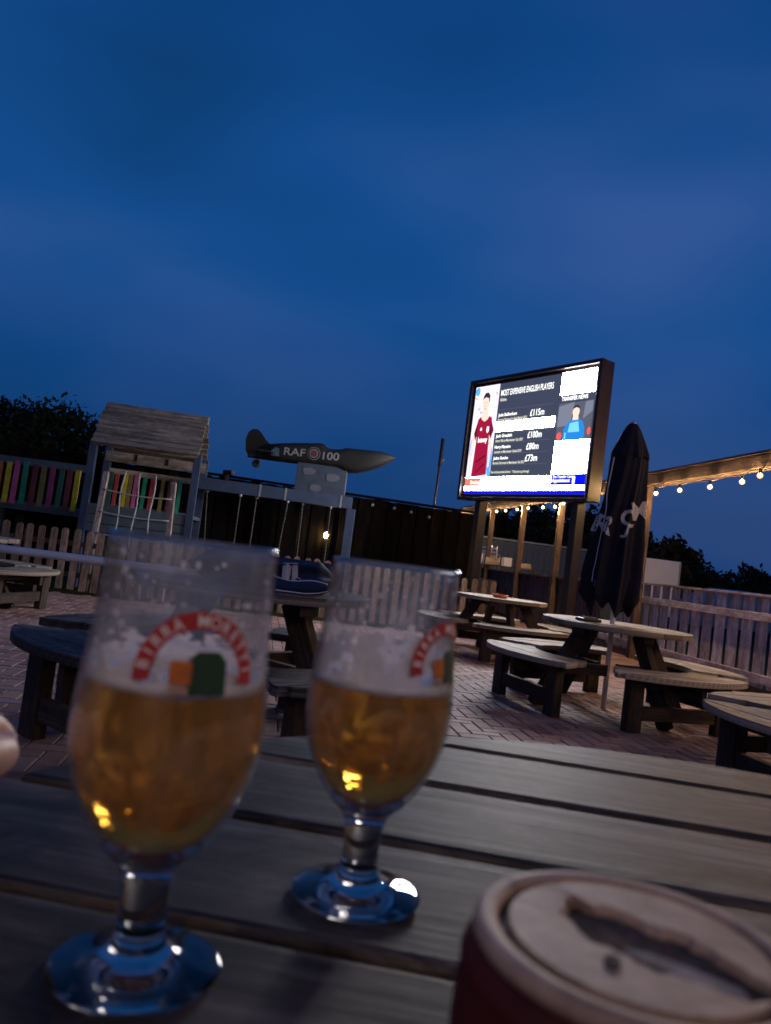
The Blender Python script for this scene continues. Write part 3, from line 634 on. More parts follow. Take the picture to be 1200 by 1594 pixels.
# ================================================================== hand at the left edge
def hand():
    q_ = G(18, 1172, .876); k0 = q_ - Vector((.028, .018, 0))                       # knuckle side that just enters the picture
    root = thing('person', 'pale hand of a seated person resting on the table, dark sleeve', 'person', (k0.x, k0.y, .842))
    B = Vector((0, 0, 0))
    wrist = Vector((-.060, -.085, .034)); elbow = Vector((-.30, -.27, .006)); mid_ = Vector((-.16, -.165, .022))
    verts = [wrist, mid_, elbow]; rad = [(.024, .024), (.031, .031), (.042, .042)]; edges = [(0, 1), (1, 2)]
    def sk(name, verts, rad, edges, mat, parent, lev=2):
        me = bpy.data.meshes.new(name); me.from_pydata([tuple(v) for v in verts], edges, []); me.materials.append(MATS[mat])
        o = place(me, name, parent)
        md = o.modifiers.new('skin', 'SKIN'); md.use_smooth_shade = True
        for i, r_ in enumerate(rad): me.skin_vertices[0].data[i].radius = r_
        me.skin_vertices[0].data[0].use_root = True
        sb = o.modifiers.new('sub', 'SUBSURF'); sb.levels = lev; sb.render_levels = lev
        return o
    # palm down: four fingers point away, the thumb lies along the near side
    for i in range(4):
        x = -.066 + .0205 * i; ln = (.80, .96, 1.04, .95)[i]; b_ = len(verts)
        verts += [Vector((x * .55 - .030, -.040, .036)), Vector((x, .004 - .004 * abs(i - 1.6), .037)), Vector((x + .002 * (i - 1), .046 * ln, .040)), Vector((x + .002 * (i - 1), .070 * ln, .026)), Vector((x + .001 * (i - 1), .084 * ln, .0125))]
        rad += [(.0150, .0150), (.0130, .0130), (.0102, .0102), (.0090, .0090), (.0074, .0074)]
        edges += [(0, b_)] + [(b_ + q_, b_ + q_ + 1) for q_ in range(4)]
    b_ = len(verts)
    verts += [Vector((-.022, -.052, .032)), Vector((.004, -.020, .031)), Vector((.014, .014, .031)), Vector((.013, .044, .026))]; rad += [(.0185, .0185), (.0170, .0170), (.0150, .0150), (.0105, .0105)]
    edges += [(0, b_), (b_, b_ + 1), (b_ + 1, b_ + 2), (b_ + 2, b_ + 3)]
    sk('hand', verts, rad, edges, 'skin', root)
    sl = MB(); sl.tube([elbow + Vector((-.10, -.08, .012)), elbow, mid_, Vector((-.105, -.121, .039))], [.050, .046, .042, .035], 20); sl.build('sleeve', 'sleeve_cloth', root, smooth=True)
    mb = MB(); mb.ball((.0125, .046, .0345), .0052, 10, 6, (.8, 1.1, .3)); mb.build('thumb_nail', 'nail', root, smooth=True)
    return root
hand()

# ================================================================== screen
Y2s, Y1s = 10.2, 12.25
BL, TLp, BR, TR = P(723, 770, Y1s), P(740, 602, Y1s), P(910, 768, Y2s), P(930, 573, Y2s)
zb, zt_ = (BL.z + BR.z) / 2, (TLp.z + TR.z) / 2
Lg = (BL + TLp) / 2; Rg = (BR + TR) / 2; dv = Vector((Rg.x - Lg.x, Rg.y - Lg.y, 0)); SW, SH = dv.length, zt_ - zb
rzs = math.atan2(dv.y, dv.x)
scr = thing('outdoor_screen', 'large lit outdoor television screen on dark posts showing transfer fees', 'screen', (Lg.x, Lg.y, 0), rzs)
fr, dp = .105, .21
def sbox(x0, x1, z0, z1, y0, y1, name, mat, parent=scr, bevel=.004):
    mb = MB(); mb.box(((x0 + x1) / 2, (y0 + y1) / 2, (z0 + z1) / 2), x1 - x0, y1 - y0, z1 - z0); return mb.build(name, mat, parent, bevel=bevel)
sbox(-fr, SW + fr, zb - .09, zt_ + fr, .025, dp, 'cabinet', 'frame_brown', bevel=.012)
for a in ((-fr, SW + fr, zt_ + .05, zt_ + fr + .004, 'frame_rail'), (-fr, SW + fr, zb - .10, zb - .055, 'frame_rail'), (-fr - .004, -.05, zb - .055, zt_ + .05, 'frame_stile'), (SW + .05, SW + fr + .004, zb - .055, zt_ + .05, 'frame_stile')):
    sbox(a[0], a[1], a[2], a[3], -.045, .027, a[4], 'frame_brown', bevel=.008)
for x in (.13 * SW, .93 * SW): sbox(x - .058, x + .058, -.05, zb - .09, .04, .20, 'post', 'black_metal')
sbox(0, SW, zb, zt_, .008, .024, 'display', 'screen_panel', bevel=0)
disp = [c for c in scr.children if c.name.startswith('display')][0]
lay = [0]
def flat(name, mat, polys, lift):
    """polygons in display fractions (s right, t up)"""
    if len(polys) > 1:
        for p in polys: flat(name, mat, [p], lift)
        return
    mb = MB(); yy = .008 - .0016 * lift
    for p in polys:
        o = len(mb.v); mb.v += [Vector((s_ * SW, yy, zb + t_ * SH)) for s_, t_ in p]; mb.face(range(o, o + len(p)))
    me = bpy.data.meshes.new(name); me.from_pydata([tuple(v) for v in mb.v], [], mb.f)
    bm = bmesh.new(); bm.from_mesh(me)
    for f in bm.faces:
        f.normal_update()
        if f.normal.y > 0: f.normal_flip()
    bmesh.ops.triangulate(bm, faces=bm.faces); bm.to_mesh(me); bm.free()
    me.materials.append(MATS['screen_' + mat]); return place(me, name, disp)
def rect(s0, t0, s1, t1): return [(s0, t0), (s1, t0), (s1, t1), (s0, t1)]
def label_text(name, txt, s0, t0, hh, width, mat, bold=.0, lift=3):
    me = text_mesh(txt, 1.0, 0.0)
    xs_ = [v.co.x for v in me.vertices]; w = max(xs_) - min(xs_); x0 = min(xs_)
    me2 = text_mesh(txt, 1.0, bold)
    for v in me2.vertices: v.co = Vector(((s0 + (v.co.x - x0) / w * width) * SW, .008 - .0016 * lift, zb + (t0 + v.co.y / .73 * hh) * SH))
    me2.materials.append(MATS['screen_' + mat]); return place(me2, name, disp)
# left photograph
flat('picture_ground', 'stadium', [rect(0, .155, .225, 1.0)], 1)
rgs = random.Random(3)
for k in range(46):
    sx_, tx_ = rgs.uniform(.012, .213), rgs.uniform(.30, .985); r_ = rgs.uniform(.006, .022)
    r_ = min(r_, sx_ - .001, .224 - sx_, (.998 - tx_) / 1.35)
    if r_ > .003: flat('picture_blur', rgs.choice(('stadium_light', 'stadium_light', 'stadium_mid', 'stadium_dark')), [arc_poly(sx_, tx_, r_, r_ * rgs.uniform(1.0, 1.35), 0, 360, 10)], 1.1 + .01 * k)
flat('picture_blur', 'stadium_blue', [arc_poly(.022, .955, .022, .04), arc_poly(.205, .30, .02, .14), arc_poly(.02, .42, .016, .1), arc_poly(.215, .18, .012, .03)], 1.6)
# footballer figure in a claret kit (plain, no likeness)
flat('player_arms', 'skin', [[(.035, .60), (.055, .66), (.045, .50), (.028, .36), (.035, .24), (.020, .22), (.010, .36), (.018, .52)], [(.185, .66), (.205, .58), (.212, .40), (.205, .24), (.190, .24), (.192, .40), (.180, .52)]], 2)
flat('player_sleeves', 'claret_dark', [[(.030, .56), (.058, .69), (.072, .60), (.050, .49)], [(.178, .70), (.212, .58), (.192, .50), (.165, .58)]], 2.2)
flat('player_neck', 'skin', [[(.085, .78), (.145, .78), (.152, .70), (.118, .655), (.078, .70)]], 2.4)
flat('player_shirt', 'claret', [[(.055, .69), (.080, .715), (.092, .685), (.118, .665), (.145, .685), (.158, .715), (.185, .69), (.178, .52), (.185, .30), (.190, .175), (.050, .155), (.055, .32), (.060, .52)]], 2.6)
flat('shirt_fold', 'claret_dark', [[(.075, .30), (.165, .36), (.170, .345), (.080, .285)], [(.085, .20), (.160, .28), (.165, .268), (.090, .19)]], 2.8)
flat('player_head', 'skin', [arc_poly(.112, .83, .034, .072)], 3)
flat('player_face_shade', 'skin_shade', [[(.094, .842), (.104, .846), (.104, .838), (.094, .836)], [(.118, .846), (.129, .842), (.129, .836), (.118, .838)], [(.109, .825), (.114, .805), (.106, .805)], [(.101, .788), (.122, .788), (.118, .780), (.105, .780)]], 3.2)
flat('player_hair', 'hair', [[(.080, .865), (.084, .905), (.100, .935), (.128, .935), (.146, .905), (.147, .850), (.139, .845), (.136, .880), (.110, .893), (.088, .880)]], 3.4)
label_text('shirt_lettering', 'betway', .078, .475, .050, .085, 'text', .02, 3.4)
flat('shirt_crest', 'text', [[(.148, .615), (.168, .615), (.168, .575), (.158, .555), (.148, .575)], [(.086, .600), (.104, .600), (.104, .592), (.086, .592)], [(.090, .610), (.100, .610), (.100, .583), (.090, .583)]], 3.4)
# central panel
SCR_T = [('heading', 'MOST EXPENSIVE ENGLISH PLAYERS', .245, .885, .056, .44, 'text', .004), ('subheading', 'All-time', .243, .835, .030, .055, 'text_dim', .02)]
rows = [('Jude Bellingham', 'Borussia Dortmund to Real Madrid 2023', .675, '£115m', .30), ('Jack Grealish', 'Aston Villa to Manchester City 2021', .485, '£100m', .30), ('Harry Maguire', 'Leicester to Manchester United 2019', .385, '£80m', .30), ('Jadon Sancho', 'Borussia Dortmund to Manchester Utd 2021', .285, '£73m', .30)]
for nm, sub, t0, fee, w in rows:
    SCR_T += [('player_name', nm, .243, t0 + .022, .028, .012 * len(nm) * .9, 'text', .02), ('transfer_line', sub, .243, t0 - .020, .024, .0068 * len(sub), 'text_dim', .015), ('fee', fee, .52, t0 - .004, .058, .112 if len(fee) > 4 else .098, 'text', .008)]
SCR_T += [('footnote', 'Fees include potential add-ons   * Deal yet to go through', .235, .185, .022, .33, 'text_dim', .015)]
flat('highlight_row', 'cream', [rect(.228, .560, .722, .645)], 2)
for tt in (.755, .455, .355, .255): flat('row_line', 'panel_line', [rect(.235, tt, .70, tt + .0035)], 2)
for a in SCR_T: label_text(*a)
# right column
flat('corner_panel', 'white', [rect(.745, .815, .995, 1.0)], 2)
flat('side_panel', 'white', [rect(.745, .165, .995, .435)], 2)
label_text('side_heading', 'TRANSFER NEWS', .760, .765, .034, .19, 'text', .02)
flat('side_picture', 'photo_grey', [rect(.745, .44, .995, .745)], 2)
flat('side_picture_blur', 'photo_light', [[(.745, .55), (.84, .56), (.86, .745), (.745, .72)], [(.93, .60), (.995, .66), (.995, .745), (.94, .74)]], 2.3)
flat('side_picture_blur', 'photo_red', [arc_poly(.768, .475, .018, .03), arc_poly(.982, .50, .012, .03)], 2.4)
flat('second_player_shirt', 'kit_blue', [[(.795, .44), (.80, .53), (.825, .585), (.855, .60), (.90, .60), (.93, .585), (.948, .53), (.952, .44)]], 2.6)
flat('second_player_shirt_light', 'kit_light', [[(.83, .50), (.84, .575), (.90, .585), (.915, .50)], [(.805, .44), (.808, .50), (.818, .50), (.818, .44)]], 2.8)
flat('second_player_head', 'skin', [arc_poly(.877, .665, .025, .048), [(.860, .64), (.895, .64), (.900, .598), (.855, .598)]], 3)
flat('second_player_hair', 'hair', [[(.852, .672), (.853, .700), (.868, .717), (.888, .717), (.902, .700), (.903, .672), (.897, .690), (.877, .700), (.858, .690)]], 3.2)
# bottom strip
flat('ticker_strip', 'white', [rect(0, .032, .745, .152)], 2)
flat('ticker_strip', 'white', [rect(.745, .032, .995, .070)], 2)
flat('breaking_tab', 'coral', [rect(0, .070, .152, .148)], 3)
label_text('tab_lettering', 'Breaking', .055, .090, .034, .088, 'text', .03, 4)
flat('blue_line', 'blue', [rect(0, 0, 1.0, .030)], 2)
flat('advert_panel', 'blue', [rect(.745, .072, .995, .163)], 3)
label_text('advert_lettering', 'The Transfer Centre', .757, .132, .022, .165, 'text', .02, 4)
label_text('advert_lettering', 'Appointment', .757, .098, .030, .13, 'text', .03, 4)
flat('advert_figure', 'text', [[(.905, .072), (.912, .072), (.913, .142), (.904, .142)], [(.916, .080), (.922, .080), (.925, .140), (.918, .140)]], 4)

# ================================================================== parasols
foot = G(940, 1105)
Yu = TC.y
def parasol_standing():
    root = thing('parasol', 'closed navy parasol with white lettering standing through a round table', 'parasol', (TC.x - .04, TC.y - .02, 0))
    mb = MB(); mb.tube([(0, 0, 0), (0, 0, 2.3)], .021, 14); mb.build('pole', 'pole_white', root, smooth=True)
    zt = P(985, 662, Yu).z; z_lo = P(950, 938, Yu).z
    nb = 8; rng = random.Random(4); ph = [rng.uniform(0, 6.28) for _ in range(6)]
    H = zt - z_lo
    def R_(u): # radius down the bundle
        pts = [(0, .035), (.04, .062), (.10, .098), (.17, .135), (.20, .132), (.32, .142), (.5, .165), (.7, .195), (.85, .215), (.95, .21), (1.0, .175)]
        for (a, ra), (b2, rb) in zip(pts, pts[1:]):
            if a <= u <= b2: return ra + (rb - ra) * (u - a) / (b2 - a)
        return .17
    mb = MB(); n = 128; rows_ = 60
    def fold(a, u): 
        d = min(1, .15 + u * 1.1)
        tw = a + .55 * u + .06 * math.sin(9 * u + ph[2])
        return 1 - .30 * d * (abs(math.sin(nb * tw / 2 + ph[0])) ** .8) + .05 * d * math.sin(17 * tw + ph[1] + 3 * u) + .035 * math.sin(3 * a + 5 * u)
    for i in range(rows_ + 1):
        u = .02 + .98 * i / rows_
        for k in range(n):
            a = 2 * math.pi * k / n; dz = 0
            if u > .8: dz = (u - .8) / .2 * (.06 * math.sin(nb * a / 1 + ph[3]) + .07 * math.sin(3 * a + ph[4]))
            r_ = 1.22 * R_(u) * fold(a, u); mb.v.append(Vector((r_ * math.cos(a) - .035 * u, r_ * math.sin(a) * .85, zt - u * H - dz)))
    for i in range(rows_):
        for k in range(n): mb.face((i * n + k, (i + 1) * n + k, (i + 1) * n + (k + 1) % n, i * n + (k + 1) % n))
    mb.face([rows_ * n + k for k in range(n)])
    cn = mb.build('canopy', 'parasol_navy', root, smooth=True)
    cme = cn.data
    # vent cap on top
    mb = MB(); rows_ = 18
    for i in range(rows_ + 1):
        f = i / rows_; u = .19 * f
        for k in range(n):
            a = 2 * math.pi * k / n; r_ = (.032 + .140 * f ** .8) * (1 - .16 * f * abs(math.sin(4 * a + ph[5])) + .02 * math.sin(9 * a))
            mb.v.append(Vector((r_ * math.cos(a) - .006, r_ * math.sin(a) * .9, zt + .008 - u * H - (f > .9) * .012 * math.sin(8 * a))))
    for i in range(rows_):
        for k in range(n): mb.face((i * n + k, (i + 1) * n + k, (i + 1) * n + (k + 1) % n, i * n + (k + 1) % n))
    mb.face([k for k in reversed(range(n))])
    mb.build('vent_cap', 'parasol_navy', root, smooth=True)
    mb = MB(); mb.ball((-.004, 0, zt + .012), .026, 14, 8, (1, 1, .7)); mb.build('finial', 'galvanised', root, smooth=True)
    # letters wrapped on the cloth
    bvh = BVHTree.FromPolygons([v.co for v in cme.vertices], [tuple(p.vertices) for p in cme.polygons])
    def letter(ch, px, py, size, rot):
        me = text_mesh(ch, size, size * .028, 'CENTER')
        bm = bmesh.new(); bm.from_mesh(me); bmesh.ops.triangulate(bm, faces=bm.faces)
        for _ in range(4):
            es = [e for e in bm.edges if e.calc_length() > .018]
            if es: bmesh.ops.subdivide_edges(bm, edges=es, cuts=1); bmesh.ops.triangulate(bm, faces=bm.faces)
        c = P(px, py, Yu - .15) - root.location; cs, sn = math.cos(rot), math.sin(rot)
        for v in bm.verts:
            x, z = v.co.x, v.co.y - size * .35
            p = Vector((c.x + x * cs - z * sn, -2, c.z + x * sn + z * cs)); h = bvh.ray_cast(p, Vector((0, 1, 0)))
            v.co = h[0] + Vector((0, -.004, 0)) if h[0] else Vector((p.x, .02, p.z))
        bm.to_mesh(me); bm.free(); me.materials.append(MATS['letter_white']); place(me, 'lettering', root)
    letter('R', 942, 815, .21, R(-18)); letter('C', 978, 806, .19, R(-20)); letter('M', 996, 795, .20, R(14)); letter('J', 974, 824, .13, R(-14))
    # white seam down the left edge
    pts = []
    for i in range(26):
        u = .2 + .72 * i / 25; zz = zt - u * H; best = None
        h = bvh.ray_cast(Vector((-2, -.05, zz)), Vector((1, 0, 0)))
        if h[0]: pts.append(h[0] + Vector((-.002, 0, 0)))
    mb = MB(); mb.tube(pts, .0045, 6); mb.build('seam', 'piping_white', root, smooth=True)
    zc = P(913, 905, Yu).z; h = bvh.ray_cast(Vector((-2, -.06, zc)), Vector((1, 0, 0)))
    if h[0]: mb = MB(); mb.box(h[0] + Vector((.02, -.03, -.01)), .075, .006, .06); mb.build('tag', 'letter_white', root)
parasol_standing()

def parasol_lying():
    zt = .785; Yl = 3.78
    root = thing('parasol', 'folded blue parasol with white lettering lying on a round table, pale pole', 'parasol', (0, 0, 0))
    def q(px, z, Y=Yl): # point on depth Y at height z along the view column
        p = P(px, 900, Y); return Vector((p.x, Y, z))
    a0, a1 = P(-160, 868, Yl), P(330, 890, Yl)
    mb = MB(); mb.tube([(a0.x, Yl, zt + .021), (a1.x, Yl, zt + .023), (a1.x + .5, Yl, zt + .03)], .020, 14); mb.build('pole', 'pole_white', root, smooth=True)
    x0, x1 = P(300, 890, Yl).x, P(522, 900, Yl).x
    mb = MB(); n, m_ = 60, 50; from mathutils import noise
    for i in range(m_ + 1):
        u = i / m_; x = x0 + (x1 - x0) * u
        env = min(1, (u / .15 + .25)) * min(1, (1 - u) / .12 + .35)
        for k in range(n):
            a = 2 * math.pi * k / n
            w = .19 * env * (1 + .22 * math.sin(3 * a + 2 * u) + .14 * math.sin(7 * a + 4 * u + 1) + .20 * noise.noise(Vector((math.cos(a) * 2, math.sin(a) * 2, u * 3))))
            hgt = .070 * env * (1 + .35 * math.sin(5 * a + 3.0 * u) + .25 * noise.noise(Vector((math.cos(a) * 3, math.sin(a) * 3, u * 4 + 5))))
            cz = zt + .070 - .010 * math.sin(4 * u)
            z = cz + hgt * math.sin(a)
            mb.v.append(Vector((x + .02 * math.sin(a * 2), Yl - .02 + w * math.cos(a), max(zt + .003 + .002 * math.sin(k), z))))
    for i in range(m_):
        for k in range(n): mb.face((i * n + k, (i + 1) * n + k, (i + 1) * n + (k + 1) % n, i * n + (k + 1) % n))
    mb.face([k for k in range(n)]); mb.face([m_ * n + k for k in reversed(range(n))])
    cn = mb.build('canopy', 'parasol_blue', root, smooth=True)
    # loose flap hanging in front of the bundle with a pale piped edge
    mb = MB(); nn = 24; top, bot = [], []
    for i in range(nn + 1):
        f = i / nn; px = 428 + 82 * f
        a = P(px, 897 + 14 * f + 3 * math.sin(6 * f), Yl - .20 - .02 * f); b_ = P(px, 921 + 10 * f * (1.2 - f) - 10 * max(0, f - .8), Yl - .235)
        b_.z = max(b_.z, zt + .004); top.append(a); bot.append(b_)
    for i in range(nn + 1): mb.v += [top[i], (top[i] + bot[i]) / 2 + Vector((0, -.018, .003)), bot[i]]
    for i in range(nn):
        for r_ in (0, 1): mb.face((i * 3 + r_, i * 3 + r_ + 1, i * 3 + 4 + r_, i * 3 + 3 + r_))
    fl = mb.build('flap', 'parasol_blue', root, smooth=True); so = fl.modifiers.new('thick', 'SOLIDIFY'); so.thickness = .004
    mb = MB(); mb.tube([p + Vector((0, -.004, 0)) for p in top], .003, 6); mb.build('seam', 'piping_white', root, smooth=True)
    mb = MB(); mb.tube([p + Vector((0, -.003, .002)) for p in bot], .003, 6); mb.build('seam', 'piping_white', root, smooth=True)
    bvh = BVHTree.FromPolygons([v.co for v in cn.data.vertices], [tuple(p.vertices) for p in cn.data.polygons])
    for ch, px, py, sz, rot in (('G', 446, 893, .085, 95), ('N', 463, 897, .075, 70)):
        me = text_mesh(ch, sz, sz * .03, 'CENTER'); bm = bmesh.new(); bm.from_mesh(me); bmesh.ops.triangulate(bm, faces=bm.faces)
        for _ in range(4):
            es = [e for e in bm.edges if e.calc_length() > .01]
            if es: bmesh.ops.subdivide_edges(bm, edges=es, cuts=1); bmesh.ops.triangulate(bm, faces=bm.faces)
        h0 = bvh.ray_cast(CAM, ray(px, py).normalized())
        c = h0[0] if h0[0] else P(px, py, Yl)
        for v in bm.verts:
            x, y = v.co.x, v.co.y - sz * .35; cs, sn = math.cos(R(rot)), math.sin(R(rot))
            p = Vector((c.x + x * cs - y * sn, c.y + (x * sn + y * cs) * 1.6, 2)); h = bvh.ray_cast(p, Vector((0, 0, -1)))
            v.co = (h[0] if h[0] else Vector((p.x, p.y, zt + .05))) + Vector((0, 0, .004))
        bm.to_mesh(me); bm.free(); me.materials.append(MATS['letter_white']); place(me, 'lettering', root)
parasol_lying()

# small things on the tables
p = G(763, 931, .70); at_ = thing('ashtray', 'small orange ashtray on the round table beside the screen post', 'ashtray', (1.50, 9.25, .702))
mb = MB(); mb.lathe([(.075, 0), (.085, .004), (.095, .035), (.098, .04), (.090, .04), (.080, .012), (.01, .010)], 24); mb.build('bowl', 'orange_plastic', at_, smooth=40)
mb = MB(); mb.lathe([(.02, .012), (.03, .016), (.018, .03), (.002, .032)], 14); mb.build('knob', 'orange_plastic', at_, smooth=True)
p = P(917, 952, TC.y - .12); at_ = thing('ashtray', 'flat dark ashtray on the round table under the closed parasol', 'ashtray', (p.x, p.y, .702), R(15))
mb = MB(); mb.box((0, 0, .013), .17, .13, .024); mb.build('tray', 'black_metal', at_, bevel=.006)
mb = MB(); mb.box((0.01, 0, .030), .12, .09, .010); mb.build('lid', 'wood_brown', at_, bevel=.004)

# ================================================================== picket fence
fd = Vector((1, FENS, 0)).normalized()
pf = thing('picket_fence', 'low wooden picket fence with rounded tops in front of the playground', 'fence', FEN0, math.atan2(FENS, 1))
Lf0, Lf1 = -3.6, 6.7; pitch = .149
wp, hp = .088, .86
poly = [(-wp / 2, .04), (wp / 2, .04), (wp / 2, hp - wp * .45)] + arc_poly(0, hp - wp * .45, wp / 2, wp * .45, 10, 170, 7) + [(-wp / 2, hp - wp * .45)]
pick_m = []
for k in range(4):
    mb = MB(); mb.prism(poly, o=(0, -.010, 0), ex=(1, 0, 0), ey=(0, 0, 1), ez=(0, -1, 0), h=-.020, grain=math.pi / 2); me = mb.mesh('picket', bevel=.003); me.materials.append(MATS['wood_picket']); pick_m.append(me)
x = Lf0
while x < Lf1:
    o = place(random.choice(pick_m), 'picket', pf, (x, 0, random.uniform(-.012, .012))); o.rotation_euler.y = R(random.uniform(-1.1, 1.1)); x += pitch
for z in (.24, .66):
    mb = MB(); mb.beam((Lf0 - .1, .035, z), (Lf1 + .1, .035, z), .04, .07); mb.build('rail', 'wood_brown', pf)
x = Lf0
while x < Lf1: mb = MB(); mb.beam((x + .07, .09, -.05), (x + .07, .09, .78), .08, .08, up=(1, 0, 0)); mb.build('post', 'wood_brown', pf); x += 1.8

# ================================================================== dark board wall behind the playground
wl = lambda X: 13.6 + .25 * (X + .64)
wz = 2.02
wr = thing('board_wall', 'tall black vertical board fence behind the swings', 'fence', (0, wl(0), 0), math.atan2(.25, 1))
bw_m = []
for k in range(4):
    mb = MB(); mb.beam((0, 0, .02), (0, 0, wz + random.uniform(-.015, .02)), .158, .02, up=(0, 1, 0)); me = mb.mesh('board', bevel=.003); me.materials.append(MATS['wood_black']); bw_m.append(me)
x = -10.5; k = 0
while x < 1.75:
    place(random.choice(bw_m), 'board', wr, (x, 0 if k % 2 else .023, random.uniform(-.01, .01))); x += .138; k += 1
mb = MB(); mb.beam((-10.6, .01, wz + .03), (1.8, .01, wz + .03), .10, .04); mb.build('capping', 'wood_black', wr)
for z in (.4, 1.6): mb = MB(); mb.beam((-10.5, .06, z), (1.75, .06, z), .05, .09); mb.build('rail', 'wood_black', wr)
# little hooks along the top of the wall
for (px, py), lb in zip(((580, 784), (614, 789), (640, 795), (668, 803)), ('just right of the model aeroplane plinth', 'second along from the aeroplane plinth', 'second along from the thin bare pole', 'below the thin bare pole')):
    q = P(px, py, 13.7 + .25 * ((px - 600) / 90)); wlt = thing('wall_light', 'small unlit metal light on the black fence, ' + lb, 'light', (q.x, wl(q.x) - .05, q.z), group='unlit lights on the black fence')
    mb = MB(); mb.lathe([(.018, -.05), (.028, -.03), (.020, .0)], 12); mb.build('shade', 'galvanised', wlt, smooth=40)
    mb = MB(); mb.beam((0, 0, 0), (0, .04, .05), .012, .012); mb.build('bracket', 'black_metal', wlt)
# lit lantern
q = P(507, 833, 13.3); ln = thing('lantern', 'small glowing lantern hanging in front of the black board fence', 'lamp', (q.x, wl(q.x) - .14, q.z + .0))
q = Vector((0, 0, 0)); mb = MB(); mb.ball((0, 0, 0), .035, 14, 10, (1, 1, 1.5)); mb.build('bulb', 'lantern_glow', ln, smooth=True)
mb = MB(); mb.lathe([(.012, .12), (.04, .10), (.055, .065), (.05, .06)], 16); mb.build('cap', 'black_metal', ln, smooth=30)
mb = MB()
for a in range(4): mb.beam((.05 * math.cos(a * 1.57), .05 * math.sin(a * 1.57), -.07), (.05 * math.cos(a * 1.57), .05 * math.sin(a * 1.57), .065), .006, .006, up=(1, 0.3, 0))
mb.lathe([(.052, -.08), (.055, -.07), (.04, -.068)], 16); mb.build('cage', 'black_metal', ln)
mb = MB(); mb.beam((0, .0, .11), (0, .14, .13), .012, .012); mb.build('bracket', 'black_metal', ln)

# ================================================================== swing frame with chains
Ysw = 12.15
sw = thing('swing_set', 'blue-grey swing beam on posts carrying three swings', 'swing')
b0, b1 = P(300, 752, Ysw), P(548, 782, Ysw + .25)
zb_ = (b0.z + b1.z) / 2
mb = MB(); mb.beam((b0.x, b0.y, zb_), (b1.x, b1.y, zb_), .12, .19); mb.build('beam', 'blue_grey_paint', sw, bevel=.006)
mb = MB(); mb.beam((b1.x, b1.y, 0), (b1.x, b1.y, zb_ - .096), .14, .14, up=(0, 1, 0)); mb.build('post', 'blue_grey_paint', sw, bevel=.006)
for f in (.42, .58, .93): c = b0.lerp(b1, f); mb = MB(); mb.box((c.x, c.y - .064, zb_), .03, .008, .20); mb.build('strap', 'galvanised', sw)
c = P(353, 741, Ysw); mb = MB(); mb.box((c.x, c.y, zb_ + .15), .05, .05, .11); mb.beam((c.x - .05, c.y, zb_ + .215), (c.x + .10, c.y - .05, zb_ + .225), .09, .07); mb.build('floodlight', 'black_metal', label='small black floodlight standing on the swing beam', category='light', bevel=.004)
for i, (xa, xb) in enumerate(((322, 374), (398, 447), (470, 514))):
    a, b_ = P(xa, 760 + (xa - 322) * .135, Ysw), P(xb, 760 + (xb - 322) * .135, Ysw)
    cx = (a.x + b_.x) / 2; hw = (b_.x - a.x) / 2; yc = b0.lerp(b1, (cx - b0.x) / (b1.x - b0.x)).y
    s_ = thing('swing', ('swing hanging beside the climbing tower', 'middle swing of three under the blue-grey beam', 'swing hanging under the plane plinth')[i], 'swing', (cx, yc, 0), group='swings under the beam')
    off = (.06, -.08, .05)[i]
    for sg in (-1, 1):
        mb = MB(); n_ = 40; z0_ = zb_ - .11
        pts = [(sg * (hw - (hw - .22) * f) + off * f * .5, -.10 * f * (i - 1), z0_ - (z0_ - .47) * f) for f in [k / n_ for k in range(n_ + 1)]]
        mb.tube(pts, [.011 if k % 2 else .0055 for k in range(n_ + 1)], 6); mb.build('chain', 'chain', s_)
        mb = MB(); mb.lathe([(.02, 0), (.026, .02), (.018, .06)], 10, c=(sg * hw, 0, z0_ - .02)); mb.build('hanger', 'galvanised', s_)
    mb = MB(); mb.box((off * .5, -.10 * (i - 1), .45), .46, .18, .035); mb.build('seat', 'rubber', s_, bevel=.01)

# ================================================================== climbing tower and bridge
Yt, Yt2 = 11.35, 12.35
tw = thing('climbing_tower', 'climbing tower with pitched board roof, blue posts and rope net', 'play tower')
pFL, pFR = P(136, 760, Yt), P(296, 765, Yt)
xl, xr = pFL.x, pFR.x; yl, yr = Yt, Yt + .18
zl = P(147, 680, Yt).z; zr = P(308, 712, Yt + .18).z; ze = (zl + zr) / 2 + .02
dT = Vector((xr - xl, yr - yl, 0)).normalized(); nT = Vector((-dT.y, dT.x, 0)); WT = Vector((xr - xl, yr - yl, 0)).length
O = Vector((xl, yl, 0)); DT = .95
def tp(x, y, z): return O + dT * x + nT * y + Vector((0, 0, z))
for x, y in ((0, 0), (WT, 0), (0, DT), (WT, DT)):
    mb = MB(); mb.beam(tp(x, y, 0), tp(x, y, ze - .01), .11, .10, up=nT); mb.build('post', 'blue_grey_paint', tw, bevel=.006)
zr_ = P(165, 624, Yt + .5).z
ov = .02
